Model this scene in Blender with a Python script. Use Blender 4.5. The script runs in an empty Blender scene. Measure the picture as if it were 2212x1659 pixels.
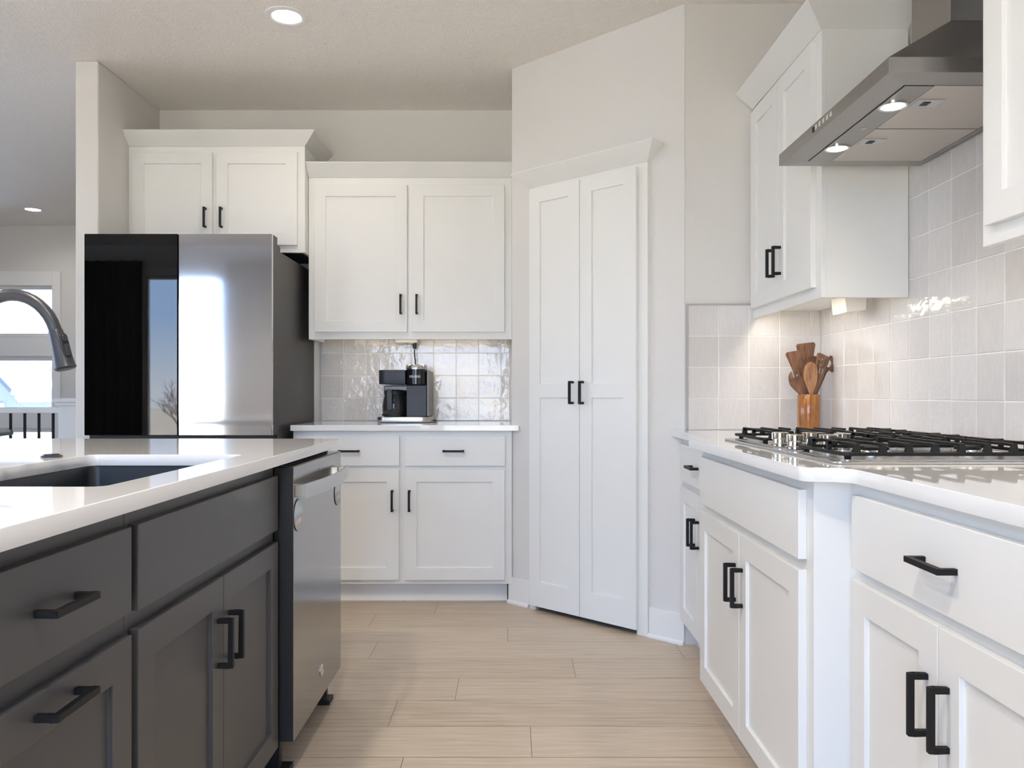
import bpy, bmesh, math, random
from mathutils import Vector, Matrix, noise
random.seed(7)
S = bpy.context.scene
COL = S.collection
PI = math.pi
R = math.radians

# ------------------------------------------------------------------ camera, world, exposure
F = 1700.0            # focal length in pixels of the 2212 x 1659 frame
EYE = 1.0747
cam = bpy.data.cameras.new('camera')
cam.sensor_fit = 'HORIZONTAL'; cam.sensor_width = 36.0
cam.lens = 36.0 * F / 2212.0
cam.shift_y = 20.5 / 2212.0
cam.clip_start = 0.02; cam.clip_end = 500
camo = bpy.data.objects.new('camera', cam); COL.objects.link(camo)
camo.location = (0, 0, EYE); camo.rotation_euler = (R(90), 0, 0)
S.camera = camo
S.view_settings.view_transform = 'Standard'
S.view_settings.look = 'None'
S.view_settings.exposure = 0.55
S.view_settings.gamma = 1.0
S.view_settings.use_curve_mapping = False
S.cycles.max_bounces = 10; S.cycles.diffuse_bounces = 6; S.cycles.glossy_bounces = 5
S.cycles.transparent_max_bounces = 12
S.cycles.sample_clamp_indirect = 6.0
S.cycles.use_denoising = True
S.cycles.caustics_reflective = False; S.cycles.caustics_refractive = False

SKY = 7.5
w = bpy.data.worlds.new('sky'); S.world = w; w.use_nodes = True
nt = w.node_tree; nt.nodes.clear()
wo = nt.nodes.new('ShaderNodeOutputWorld'); wb = nt.nodes.new('ShaderNodeBackground')
tc = nt.nodes.new('ShaderNodeTexCoord'); sx = nt.nodes.new('ShaderNodeSeparateXYZ')
cr = nt.nodes.new('ShaderNodeValToRGB')
nt.links.new(tc.outputs['Generated'], sx.inputs[0]); nt.links.new(sx.outputs['Z'], cr.inputs[0])
e = cr.color_ramp.elements
e[0].position = 0.0; e[0].color = (0.82, 0.89, 1.0, 1)
e[1].position = 0.6; e[1].color = (0.30, 0.50, 0.95, 1)
k = cr.color_ramp.elements.new(0.09); k.color = (0.44, 0.64, 1.0, 1)
nt.links.new(cr.outputs[0], wb.inputs[0]); wb.inputs[1].default_value = SKY
nt.links.new(wb.outputs[0], wo.inputs[0])

sl = bpy.data.lights.new('sun', 'SUN'); sl.energy = 40.0; sl.angle = R(0.6); sl.color = (1.0, 0.95, 0.88)
so_ = bpy.data.objects.new('sun', sl); so_.rotation_euler = (0, R(48), 0); COL.objects.link(so_)

def portal(name, loc, rot, sx_, sy_):
    l = bpy.data.lights.new(name, 'AREA'); l.shape = 'RECTANGLE'; l.size = sx_; l.size_y = sy_
    l.cycles.is_portal = True
    o = bpy.data.objects.new(name, l); o.location = loc; o.rotation_euler = rot; COL.objects.link(o)
def area(name, loc, rot, power, size, color=(1, 1, 1), shape='DISK', size_y=None, spread=180):
    l = bpy.data.lights.new(name, 'AREA'); l.shape = shape; l.size = size
    if size_y: l.size_y = size_y
    l.energy = power; l.color = color; l.spread = R(spread)
    o = bpy.data.objects.new(name, l); o.location = loc; o.rotation_euler = rot; COL.objects.link(o)
    return o

# ------------------------------------------------------------------ materials
def nodes(name):
    m = bpy.data.materials.new(name); m.use_nodes = True
    n = m.node_tree; b = n.nodes['Principled BSDF']
    return m, n, b
def setp(b, **kw):
    for k_, v in kw.items():
        k_ = k_.replace('_', ' ')
        if k_ in b.inputs: b.inputs[k_].default_value = v
def simple(name, col, rough=0.5, metal=0.0, spec=0.5, coat=0.0, bump=0.0, bscale=200.0, var=0.0, vscale=6.0, stretch=None):
    m, n, b = nodes(name)
    setp(b, Base_Color=(*col, 1), Roughness=rough, Metallic=metal, Coat_Weight=coat, Coat_Roughness=0.05)
    b.inputs['Specular IOR Level'].default_value = spec
    co = n.nodes.new('ShaderNodeTexCoord'); mp = n.nodes.new('ShaderNodeMapping')
    n.links.new(co.outputs['Object'], mp.inputs[0])
    if stretch: mp.inputs['Scale'].default_value = stretch
    no = n.nodes.new('ShaderNodeTexNoise'); no.inputs['Scale'].default_value = vscale; no.inputs['Detail'].default_value = 3
    n.links.new(mp.outputs[0], no.inputs['Vector'])
    mx = n.nodes.new('ShaderNodeMix'); mx.data_type = 'RGBA'
    mx.inputs[6].default_value = (*[c * (1 - var) for c in col], 1)
    mx.inputs[7].default_value = (*[min(1, c * (1 + var)) for c in col], 1)
    n.links.new(no.outputs['Fac'], mx.inputs[0]); n.links.new(mx.outputs[2], b.inputs['Base Color'])
    if bump:
        nb = n.nodes.new('ShaderNodeTexNoise'); nb.inputs['Scale'].default_value = bscale; nb.inputs['Detail'].default_value = 4
        n.links.new(mp.outputs[0], nb.inputs['Vector'])
        bp = n.nodes.new('ShaderNodeBump'); bp.inputs['Strength'].default_value = bump; bp.inputs['Distance'].default_value = 0.002
        n.links.new(nb.outputs['Fac'], bp.inputs['Height']); n.links.new(bp.outputs[0], b.inputs['Normal'])
    return m
M = {}
M['cab'] = simple('painted_white_wood', (0.79, 0.79, 0.77), 0.42, spec=0.4, bump=0.02, bscale=300, var=0.01)
M['grey'] = simple('painted_charcoal_wood', (0.068, 0.067, 0.0675), 0.40, bump=0.02, bscale=300, var=0.02)
M['wall'] = simple('greige_wall_paint', (0.70, 0.688, 0.67), 0.75, bump=0.06, bscale=260, var=0.01, spec=0.3)
M['trim'] = simple('white_trim_paint', (0.80, 0.80, 0.79), 0.35, var=0.01)
M['quartz'] = simple('white_quartz', (0.83, 0.83, 0.825), 0.035, var=0.012, vscale=900, coat=0.3)
M['dwsteel'] = simple('dishwasher_steel', (0.36, 0.355, 0.35), 0.13, metal=1.0, bump=0.008, bscale=60, var=0.02, vscale=30, stretch=(60, 1, 1))
M['steel'] = simple('brushed_steel', (0.56, 0.555, 0.55), 0.26, metal=1.0, bump=0.03, bscale=60, var=0.03, vscale=30, stretch=(1, 1, 60))
M['steelv'] = simple('brushed_steel_door', (0.72, 0.722, 0.735), 0.065, metal=1.0, bump=0.004, bscale=60, var=0.02, vscale=30, stretch=(60, 1, 1))
M['hood'] = simple('hood_steel', (0.32, 0.307, 0.295), 0.30, metal=1.0, bump=0.02, bscale=60, var=0.03, vscale=20, stretch=(1, 60, 60))
M['chrome'] = simple('chrome', (0.78, 0.77, 0.75), 0.08, metal=1.0)
M['knob'] = simple('satin_nickel', (0.72, 0.68, 0.60), 0.12, metal=1.0)
M['bronze'] = simple('dark_bronze_panel', (0.11, 0.10, 0.085), 0.35, metal=0.6)
M['black'] = simple('matte_black_metal', (0.006, 0.006, 0.0065), 0.5, spec=0.3, var=0.05)
M['iron'] = simple('black_cast_iron', (0.009, 0.0085, 0.0085), 0.55, spec=0.35, bump=0.15, bscale=500, var=0.1)
M['blackglass'] = simple('black_glass', (0.002, 0.002, 0.002), 0.015, spec=0.6)
M['fridgeside'] = simple('charcoal_fridge_side', (0.058, 0.055, 0.053), 0.45, bump=0.05, bscale=600, var=0.03)
M['dark'] = simple('dark_plastic', (0.012, 0.012, 0.013), 0.5)
M['coffee'] = simple('blue_black_plastic', (0.022, 0.026, 0.036), 0.42, bump=0.1, bscale=900, var=0.1)
M['coffeegloss'] = simple('gloss_black_plastic', (0.008, 0.009, 0.012), 0.15)
M['sink'] = simple('black_granite_sink', (0.010, 0.012, 0.016), 0.38, bump=0.1, bscale=900, var=0.2, vscale=300)
M['faucet'] = simple('matte_black_faucet', (0.030, 0.031, 0.036), 0.34)
M['plastic'] = simple('white_plastic', (0.80, 0.78, 0.74), 0.4)
M['filter'] = None
M['white'] = simple('snow_white', (0.85, 0.87, 0.9), 0.8)
def roof_mat():
    m, n, b = nodes('snow_patched_shingles'); setp(b, Roughness=0.9)
    co = n.nodes.new('ShaderNodeTexCoord'); no = n.nodes.new('ShaderNodeTexNoise'); no.inputs['Scale'].default_value = 0.55; no.inputs['Detail'].default_value = 5
    n.links.new(co.outputs['Object'], no.inputs['Vector']); cr_ = n.nodes.new('ShaderNodeValToRGB')
    cr_.color_ramp.elements[0].position = 0.47; cr_.color_ramp.elements[0].color = (0.035, 0.042, 0.055, 1)
    cr_.color_ramp.elements[1].position = 0.56; cr_.color_ramp.elements[1].color = (0.8, 0.82, 0.85, 1)
    n.links.new(no.outputs['Fac'], cr_.inputs[0]); n.links.new(cr_.outputs[0], b.inputs['Base Color']); return m
M['roof'] = roof_mat()
M['siding'] = simple('blue_grey_siding', (0.080, 0.090, 0.105), 0.8, var=0.05)
M['bark'] = simple('frosted_bark', (0.42, 0.38, 0.36), 0.9, var=0.2)
M['field'] = simple('dry_field_and_snow', (0.56, 0.47, 0.34), 0.95, var=0.3, vscale=0.4)
M['curtain'] = simple('charcoal_curtain', (0.035, 0.034, 0.036), 0.9, var=0.1)
M['ltext'] = simple('silver_lettering', (0.75, 0.75, 0.75), 0.35)
M['mblue'] = simple('pale_blue_print', (0.50, 0.66, 0.70), 0.5)
M['mgrey'] = simple('warm_grey_print', (0.47, 0.44, 0.43), 0.5)
M['mtext'] = simple('off_white_print', (0.75, 0.72, 0.72), 0.5)

def emit(name, col, strength):
    m = bpy.data.materials.new(name); m.use_nodes = True; n = m.node_tree; n.nodes.clear()
    o = n.nodes.new('ShaderNodeOutputMaterial'); e_ = n.nodes.new('ShaderNodeEmission')
    e_.inputs[0].default_value = (*col, 1); e_.inputs[1].default_value = strength
    n.links.new(e_.outputs[0], o.inputs[0]); return m
M['lens'] = emit('led_lens', (1.0, 0.98, 0.94), 14)
M['warmlens'] = emit('warm_lamp_lens', (1.0, 0.86, 0.62), 16)
M['led'] = emit('warm_led_strip', (1.0, 0.84, 0.62), 5)

def glass_pane():
    m = bpy.data.materials.new('window_glass'); m.use_nodes = True; n = m.node_tree; n.nodes.clear()
    o = n.nodes.new('ShaderNodeOutputMaterial'); t = n.nodes.new('ShaderNodeBsdfTransparent'); g = n.nodes.new('ShaderNodeBsdfGlossy')
    g.inputs['Roughness'].default_value = 0.01; t.inputs[0].default_value = (0.97, 0.98, 0.98, 1)
    f = n.nodes.new('ShaderNodeFresnel'); f.inputs[0].default_value = 1.45; x = n.nodes.new('ShaderNodeMixShader')
    n.links.new(f.outputs[0], x.inputs[0]); n.links.new(t.outputs[0], x.inputs[1]); n.links.new(g.outputs[0], x.inputs[2])
    n.links.new(x.outputs[0], o.inputs[0]); return m
M['glass'] = glass_pane()
def carafe_glass():
    m, n, b = nodes('smoky_carafe_glass')
    setp(b, Base_Color=(0.25, 0.25, 0.26, 1), Roughness=0.03, IOR=1.45); b.inputs['Transmission Weight'].default_value = 0.9
    return m
M['carafe'] = carafe_glass()

def ceiling_mat():
    m, n, b = nodes('textured_ceiling_paint')
    setp(b, Base_Color=(0.84, 0.805, 0.76, 1), Roughness=0.85)
    co = n.nodes.new('ShaderNodeTexCoord'); no = n.nodes.new('ShaderNodeTexNoise'); no.inputs['Scale'].default_value = 3.0
    n.links.new(co.outputs['Object'], no.inputs['Vector'])
    wv = n.nodes.new('ShaderNodeTexNoise'); wv.inputs['Scale'].default_value = 30; wv.inputs['Detail'].default_value = 4; wv.inputs['Distortion'].default_value = 3.0
    n.links.new(co.outputs['Object'], wv.inputs['Vector'])
    bp = n.nodes.new('ShaderNodeBump'); bp.inputs['Strength'].default_value = 0.55; bp.inputs['Distance'].default_value = 0.010
    n.links.new(wv.outputs['Fac'], bp.inputs['Height']); n.links.new(bp.outputs[0], b.inputs['Normal'])
    return m
M['ceil'] = ceiling_mat()

def attr_node(n, name):
    a = n.nodes.new('ShaderNodeAttribute'); a.attribute_name = name; return a
def tile_mat():
    m, n, b = nodes('glazed_square_tile')
    setp(b, Roughness=0.06); b.inputs['Specular IOR Level'].default_value = 0.6
    a = attr_node(n, 'shade')
    cr = n.nodes.new('ShaderNodeValToRGB'); cr.color_ramp.elements[0].color = (0.60, 0.578, 0.566, 1); cr.color_ramp.elements[1].color = (0.71, 0.692, 0.68, 1)
    uv = n.nodes.new('ShaderNodeUVMap'); mp = n.nodes.new('ShaderNodeMapping'); mp.inputs['Scale'].default_value = (30, 5, 1)
    n.links.new(uv.outputs[0], mp.inputs[0])
    st = n.nodes.new('ShaderNodeTexNoise'); st.inputs['Scale'].default_value = 3.0; st.inputs['Detail'].default_value = 5
    n.links.new(mp.outputs[0], st.inputs['Vector'])
    ad = n.nodes.new('ShaderNodeMath'); ad.operation = 'MULTIPLY_ADD'; ad.inputs[1].default_value = 0.9; ad.inputs[2].default_value = -0.45
    n.links.new(st.outputs['Fac'], ad.inputs[0])
    su = n.nodes.new('ShaderNodeMath'); su.operation = 'ADD'; n.links.new(a.outputs['Fac'], su.inputs[0]); n.links.new(ad.outputs[0], su.inputs[1])
    n.links.new(su.outputs[0], cr.inputs[0]); n.links.new(cr.outputs[0], b.inputs['Base Color'])
    w1 = n.nodes.new('ShaderNodeTexNoise'); w1.inputs['Scale'].default_value = 24; w1.inputs['Detail'].default_value = 2.5
    n.links.new(uv.outputs[0], w1.inputs['Vector'])
    bp = n.nodes.new('ShaderNodeBump'); bp.inputs['Strength'].default_value = 0.55; bp.inputs['Distance'].default_value = 0.004
    n.links.new(w1.outputs['Fac'], bp.inputs['Height']); n.links.new(bp.outputs[0], b.inputs['Normal'])
    return m
M['tile'] = tile_mat()
M['grout'] = simple('pale_grout', (0.82, 0.80, 0.785), 0.9)
M['edge'] = simple('grey_metal_edge', (0.45, 0.45, 0.45), 0.4, metal=0.6)

def floor_mat():
    m, n, b = nodes('light_oak_planks')
    setp(b, Roughness=0.42)
    a = attr_node(n, 'shade'); uv = n.nodes.new('ShaderNodeUVMap')
    mp = n.nodes.new('ShaderNodeMapping'); mp.inputs['Scale'].default_value = (1.3, 22, 1); n.links.new(uv.outputs[0], mp.inputs[0])
    g = n.nodes.new('ShaderNodeTexNoise'); g.inputs['Scale'].default_value = 3.2; g.inputs['Detail'].default_value = 7; g.inputs['Distortion'].default_value = 0.7
    n.links.new(mp.outputs[0], g.inputs['Vector'])
    mp2 = n.nodes.new('ShaderNodeMapping'); mp2.inputs['Scale'].default_value = (0.9, 5.0, 1); n.links.new(uv.outputs[0], mp2.inputs[0])
    wv = n.nodes.new('ShaderNodeTexWave'); wv.wave_type = 'RINGS'; wv.inputs['Scale'].default_value = 2.0; wv.inputs['Distortion'].default_value = 5; wv.inputs['Detail'].default_value = 3; wv.inputs['Detail Scale'].default_value = 1.2
    n.links.new(mp2.outputs[0], wv.inputs['Vector'])
    mm = n.nodes.new('ShaderNodeMath'); mm.operation = 'MULTIPLY_ADD'; mm.inputs[1].default_value = 0.10
    n.links.new(wv.outputs['Fac'], mm.inputs[0]); n.links.new(g.outputs['Fac'], mm.inputs[2])
    m2 = n.nodes.new('ShaderNodeMath'); m2.operation = 'ADD'; n.links.new(mm.outputs[0], m2.inputs[0])
    m3 = n.nodes.new('ShaderNodeMath'); m3.operation = 'MULTIPLY_ADD'; m3.inputs[1].default_value = 0.22; m3.inputs[2].default_value = -0.16
    n.links.new(a.outputs['Fac'], m3.inputs[0]); n.links.new(m3.outputs[0], m2.inputs[1])
    cr = n.nodes.new('ShaderNodeValToRGB'); E = cr.color_ramp.elements
    E[0].position = 0.20; E[0].color = (0.44, 0.35, 0.258, 1); E[1].position = 0.85; E[1].color = (0.64, 0.545, 0.43, 1)
    q = E.new(0.5); q.color = (0.55, 0.455, 0.35, 1)
    n.links.new(m2.outputs[0], cr.inputs[0]); n.links.new(cr.outputs[0], b.inputs['Base Color'])
    bp = n.nodes.new('ShaderNodeBump'); bp.inputs['Strength'].default_value = 0.12; bp.inputs['Distance'].default_value = 0.001
    n.links.new(g.outputs['Fac'], bp.inputs['Height']); n.links.new(bp.outputs[0], b.inputs['Normal'])
    return m
M['floor'] = floor_mat()
M['seam'] = simple('plank_seam', (0.22, 0.17, 0.125), 0.8)

def wood(name, c0, c1, scale=(1, 1, 1), rough=0.45, rings=18.0, coat=0.0):
    m, n, b = nodes(name); setp(b, Roughness=rough, Coat_Weight=coat)
    co = n.nodes.new('ShaderNodeTexCoord'); mp = n.nodes.new('ShaderNodeMapping'); mp.inputs['Scale'].default_value = scale
    n.links.new(co.outputs['Object'], mp.inputs[0])
    wv = n.nodes.new('ShaderNodeTexNoise'); wv.inputs['Scale'].default_value = rings * 3; wv.inputs['Distortion'].default_value = 1.2; wv.inputs['Detail'].default_value = 4
    n.links.new(mp.outputs[0], wv.inputs['Vector'])
    cr = n.nodes.new('ShaderNodeValToRGB'); cr.color_ramp.elements[0].color = (*c0, 1); cr.color_ramp.elements[1].color = (*c1, 1); cr.color_ramp.elements[0].position = 0.34; cr.color_ramp.elements[1].position = 0.68
    n.links.new(wv.outputs['Fac'], cr.inputs[0]); n.links.new(cr.outputs[0], b.inputs['Base Color'])
    return m
M['walnut'] = wood('acacia_wood', (0.080, 0.036, 0.018), (0.225, 0.105, 0.055), (1, 1, 0.15), 0.5, 26)
M['walnut2'] = wood('pale_acacia_wood', (0.17, 0.08, 0.038), (0.42, 0.22, 0.11), (1, 1, 0.15), 0.5, 26)
M['teak'] = wood('lacquered_teak', (0.17, 0.055, 0.009), (0.42, 0.165, 0.03), (1, 1, 0.03), 0.25, 70, 0.5)

def filter_mat():
    m, n, b = nodes('hood_mesh_filter'); setp(b, Base_Color=(0.62, 0.56, 0.50, 1), Metallic=0.7, Roughness=0.42)
    co = n.nodes.new('ShaderNodeTexCoord'); v = n.nodes.new('ShaderNodeTexVoronoi'); v.inputs['Scale'].default_value = 260; v.inputs['Randomness'].default_value = 0.0
    n.links.new(co.outputs['Object'], v.inputs['Vector'])
    cr = n.nodes.new('ShaderNodeValToRGB'); cr.color_ramp.elements[0].position = 0.25; cr.color_ramp.elements[0].color = (0.24, 0.215, 0.195, 1)
    cr.color_ramp.elements[1].position = 0.4; cr.color_ramp.elements[1].color = (0.66, 0.615, 0.57, 1)
    n.links.new(v.outputs['Distance'], cr.inputs[0]); n.links.new(cr.outputs[0], b.inputs['Base Color'])
    return m
M['filter'] = filter_mat()

# ------------------------------------------------------------------ mesh helpers
class MB:
    def __init__(s): s.v = []; s.f = []
    def add(s, vs, fs):
        b = len(s.v); s.v += [tuple(x) for x in vs]; s.f += [tuple(b + i for i in q) for q in fs]; return s
    def box(s, x0, x1, y0, y1, z0, z1):
        return s.add([(x0, y0, z0), (x1, y0, z0), (x1, y1, z0), (x0, y1, z0), (x0, y0, z1), (x1, y0, z1), (x1, y1, z1), (x0, y1, z1)],
                     [(0, 3, 2, 1), (4, 5, 6, 7), (0, 1, 5, 4), (1, 2, 6, 5), (2, 3, 7, 6), (3, 0, 4, 7)])
    def prism(s, poly, a0, a1, axis='z'):
        # poly: counter-clockwise list of 2-D points; axis: extrusion direction
        n = len(poly)
        def P(p, a):
            return (p[0], p[1], a) if axis == 'z' else ((p[0], a, p[1]) if axis == 'y' else (a, p[0], p[1]))
        vs = [P(p, a0) for p in poly] + [P(p, a1) for p in poly]
        fs = [tuple(range(n - 1, -1, -1)), tuple(range(n, 2 * n))] + [(i, (i + 1) % n, n + (i + 1) % n, n + i) for i in range(n)]
        return s.add(vs, fs)
    def lathe(s, prof, c=(0, 0, 0), seg=32):
        vs = []; fs = []; n = len(prof)
        for i in range(seg):
            a = 2 * PI * i / seg
            for r, z in prof: vs.append((c[0] + r * math.cos(a), c[1] + r * math.sin(a), c[2] + z))
        for i in range(seg):
            j = (i + 1) % seg
            for k_ in range(n - 1): fs.append((i * n + k_, j * n + k_, j * n + k_ + 1, i * n + k_ + 1))
        if prof[0][0] > 1e-6: fs.append(tuple(i * n for i in range(seg - 1, -1, -1)))
        if prof[-1][0] > 1e-6: fs.append(tuple(i * n + n - 1 for i in range(seg)))
        return s.add(vs, fs)
    def tube(s, pts, rad, seg=12, cap=True):
        pts = [Vector(p) for p in pts]; n = len(pts)
        rads = rad if isinstance(rad, (list, tuple)) else [rad] * n
        vs = []; fs = []; up = None
        for i, p in enumerate(pts):
            t = (pts[min(i + 1, n - 1)] - pts[max(i - 1, 0)]).normalized()
            if up is None:
                up = Vector((0, 0, 1)) if abs(t.z) < 0.9 else Vector((0, 1, 0))
            u = (up - t * up.dot(t)).normalized(); up = u; v = t.cross(u)
            for k_ in range(seg):
                a = 2 * PI * k_ / seg; vs.append(p + (u * math.cos(a) + v * math.sin(a)) * rads[i])
        for i in range(n - 1):
            for k_ in range(seg):
                l = (k_ + 1) % seg
                fs.append((i * seg + k_, i * seg + l, (i + 1) * seg + l, (i + 1) * seg + k_))
        if cap: fs += [tuple(range(seg - 1, -1, -1)), tuple((n - 1) * seg + i for i in range(seg))]
        return s.add(vs, fs)
    def sweep(s, secs):
        # secs: list of equal-length rings of 3-D points
        n = len(secs[0]); vs = [p for r in secs for p in r]; fs = []
        for i in range(len(secs) - 1):
            for k_ in range(n):
                l = (k_ + 1) % n; fs.append((i * n + k_, i * n + l, (i + 1) * n + l, (i + 1) * n + k_))
        fs += [tuple(range(n - 1, -1, -1)), tuple((len(secs) - 1) * n + i for i in range(n))]
        return s.add(vs, fs)
    def mesh(s, name):
        me = bpy.data.meshes.new(name); me.from_pydata(s.v, [], s.f)
        bm = bmesh.new(); bm.from_mesh(me); bmesh.ops.remove_doubles(bm, verts=bm.verts, dist=1e-6)
        bmesh.ops.recalc_face_normals(bm, faces=bm.faces); bm.to_mesh(me); bm.free(); return me
    def build(s, name, mat, parent=None, bevel=0.0, smooth=0, seg=2, loc=None, rot=None):
        return link(name, s.mesh(name), mat, parent, bevel, smooth, seg, loc, rot)
def link(name, me, mat, parent=None, bevel=0.0, smooth=0, seg=2, loc=None, rot=None):
    o = bpy.data.objects.new(name, me); COL.objects.link(o)
    if mat is not None and not me.materials: me.materials.append(M[mat] if isinstance(mat, str) else mat)
    if smooth:
        me.polygons.foreach_set('use_smooth', [True] * len(me.polygons)); me.set_sharp_from_angle(angle=R(smooth))
    if bevel:
        b = o.modifiers.new('bevel', 'BEVEL'); b.width = bevel; b.segments = seg; b.limit_method = 'ANGLE'; b.angle_limit = R(35)
    if parent is not None: o.parent = parent
    if loc is not None: o.location = loc
    if rot is not None: o.rotation_euler = rot
    return o
def tag(o, label=None, cat=None, group=None, kind=None):
    if label: o['label'] = label
    if cat: o['category'] = cat
    if group: o['group'] = group
    if kind: o['kind'] = kind
    return o
def thing(name, label, cat, loc=(0, 0, 0), rz=0.0, group=None):
    o = bpy.data.objects.new(name, None); COL.objects.link(o); o.empty_display_size = 0.1
    o.location = loc; o.rotation_euler = (0, 0, rz); return tag(o, label, cat, group)
def struct(o, label=None): o['kind'] = 'structure'; 
def S_(o): o['kind'] = 'structure'; return o
def kids(o): return [c for c in o.children]
def copy_tree(o, parent=None):
    c = o.copy(); COL.objects.link(c); c.parent = parent
    for ch in kids(o): copy_tree(ch, c)
    return c
def curve_mesh(name, loops, thick, bevel=0.0):
    cu = bpy.data.curves.new(name, 'CURVE'); cu.dimensions = '2D'; cu.fill_mode = 'BOTH'
    cu.extrude = max(1e-4, thick / 2 - bevel); cu.bevel_depth = bevel; cu.bevel_resolution = 1; cu.offset = -bevel
    for lp in loops:
        sp = cu.splines.new('POLY'); sp.points.add(len(lp) - 1); sp.use_cyclic_u = True
        for i, p in enumerate(lp): sp.points[i].co = (p[0], p[1], 0, 1)
    o = bpy.data.objects.new('tmp', cu); COL.objects.link(o)
    dg = bpy.context.evaluated_depsgraph_get()
    me = bpy.data.meshes.new_from_object(o.evaluated_get(dg)); me.name = name
    bpy.data.objects.remove(o); me.materials.clear()
    return me
def text_mesh(txt, size, ext=0.0004, align='CENTER', spacing=1.0):
    cu = bpy.data.curves.new('txt', 'FONT'); cu.body = txt; cu.size = size; cu.extrude = ext; cu.align_x = align; cu.align_y = 'CENTER'
    cu.space_character = spacing; cu.offset = size * 0.012
    o = bpy.data.objects.new('tmp', cu); COL.objects.link(o)
    dg = bpy.context.evaluated_depsgraph_get()
    me = bpy.data.meshes.new_from_object(o.evaluated_get(dg)); bpy.data.objects.remove(o); me.materials.clear()
    return me
def rrect(x0, x1, y0, y1, r, n=6):
    p = []
    for cx, cy, a0 in ((x1 - r, y0 + r, -90), (x1 - r, y1 - r, 0), (x0 + r, y1 - r, 90), (x0 + r, y0 + r, 180)):
        for i in range(n + 1):
            a = R(a0 + 90 * i / n); p.append((cx + r * math.cos(a), cy + r * math.sin(a)))
    return p
def rounded(poly, radii, n=8):
    # round the corners of a polygon (CCW or CW)
    out = []; N = len(poly)
    for i, p in enumerate(poly):
        r = radii[i]
        if r <= 0: out.append(p); continue
        P = Vector(p); a = (Vector(poly[i - 1]) - P).normalized(); b = (Vector(poly[(i + 1) % N]) - P).normalized()
        ang = a.angle(b); d = r / math.tan(ang / 2)
        A = P + a * d; B = P + b * d; c = P + (a + b).normalized() * (r / math.sin(ang / 2))
        va = A - c; vb = B - c; th = va.angle_signed(vb)   # clockwise-positive
        for k_ in range(n + 1):
            t = -th * k_ / n; out.append((c.x + va.x * math.cos(t) - va.y * math.sin(t), c.y + va.x * math.sin(t) + va.y * math.cos(t)))
    return out

def terrace(xs, zs, cells, t):
    """Panelled front in x-z, front at y=-t; cells[(i,j)] = recess depth from the front."""
    mb = MB(); nx, nz = len(xs) - 1, len(zs) - 1
    D = lambda i, j: -t + cells.get((i, j), 0.0) if 0 <= i < nx and 0 <= j < nz else 0.0
    for i in range(nx):
        for j in range(nz):
            y = D(i, j); mb.add([(xs[i], y, zs[j]), (xs[i + 1], y, zs[j]), (xs[i + 1], y, zs[j + 1]), (xs[i], y, zs[j + 1])], [(0, 1, 2, 3)])
            mb.add([(xs[i], 0, zs[j]), (xs[i + 1], 0, zs[j]), (xs[i + 1], 0, zs[j + 1]), (xs[i], 0, zs[j + 1])], [(3, 2, 1, 0)])
    for i in range(nx + 1):
        for j in range(nz):
            a, b = D(i - 1, j), D(i, j)
            if abs(a - b) > 1e-6: mb.add([(xs[i], a, zs[j]), (xs[i], b, zs[j]), (xs[i], b, zs[j + 1]), (xs[i], a, zs[j + 1])], [(0, 1, 2, 3)])
    for i in range(nx):
        for j in range(nz + 1):
            a, b = D(i, j - 1), D(i, j)
            if abs(a - b) > 1e-6: mb.add([(xs[i], a, zs[j]), (xs[i + 1], a, zs[j]), (xs[i + 1], b, zs[j]), (xs[i], b, zs[j])], [(0, 1, 2, 3)])
    return mb
ST = 0.062
def shaker(w_, h, st=ST, rails=None, t=0.019):
    rails = rails or [(st, h - st)]
    zs = [0.0] + [z for r in rails for z in r] + [h]
    return terrace([0, st, w_ - st, w_], zs, {(1, 1 + 2 * k_): 0.009 for k_ in range(len(rails))}, t)
def slab(w_, h, t=0.019): return MB().box(0, w_, -t, 0, 0, h)
HL, HW, HP = 0.108, 0.0105, 0.034
def pull(parent, x, z, vert=True, front=-0.019, L=HL):
    mb = MB(); h = L / 2; q = HW / 2
    if vert:
        mb.box(-q, q, -HP, -HP + HW, -h, h); mb.box(-q, q, -HP + HW, 0, h - HW, h); mb.box(-q, q, -HP + HW, 0, -h, -h + HW)
    else:
        mb.box(-h, h, -HP, -HP + HW, -q, q); mb.box(h - HW, h, -HP + HW, 0, -q, q); mb.box(-h, -h + HW, -HP + HW, 0, -q, q)
    return mb.build('handle', 'black', parent, bevel=0.001, loc=(x, front, z))
def fronts(root, mat, specs):
    for kind, x0, x1, z0, z1, hd in specs:
        ww, hh = x1 - x0, z1 - z0
        if kind == 'door': o = shaker(ww, hh).build('door', mat, root, bevel=0.0012, loc=(x0, 0, z0))
        elif kind == 'panel_drawer': o = shaker(ww, hh).build('drawer', mat, root, bevel=0.0012, loc=(x0, 0, z0))
        else: o = slab(ww, hh).build(kind, mat, root, bevel=0.0015, loc=(x0, 0, z0))
        if hd: pull(o, hd[1] - x0, hd[2] - z0, hd[0] == 'v')
def carcass(root, w_, d, z0, z1, mat): return MB().box(0, w_, 0, d, z0, z1).build('carcass', mat, root, bevel=0.0012)
def toe(root, w_, mat, x0=0.0):
    mb = MB().box(x0, w_, 0.072, 0.090, 0.0, 0.1002); mb.prism([(0.0575, 0.0), (0.0725, 0.0), (0.0725, 0.016), (0.069, 0.016)], x0, w_, 'x')
    return mb.build('toe_kick', mat, root)
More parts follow.
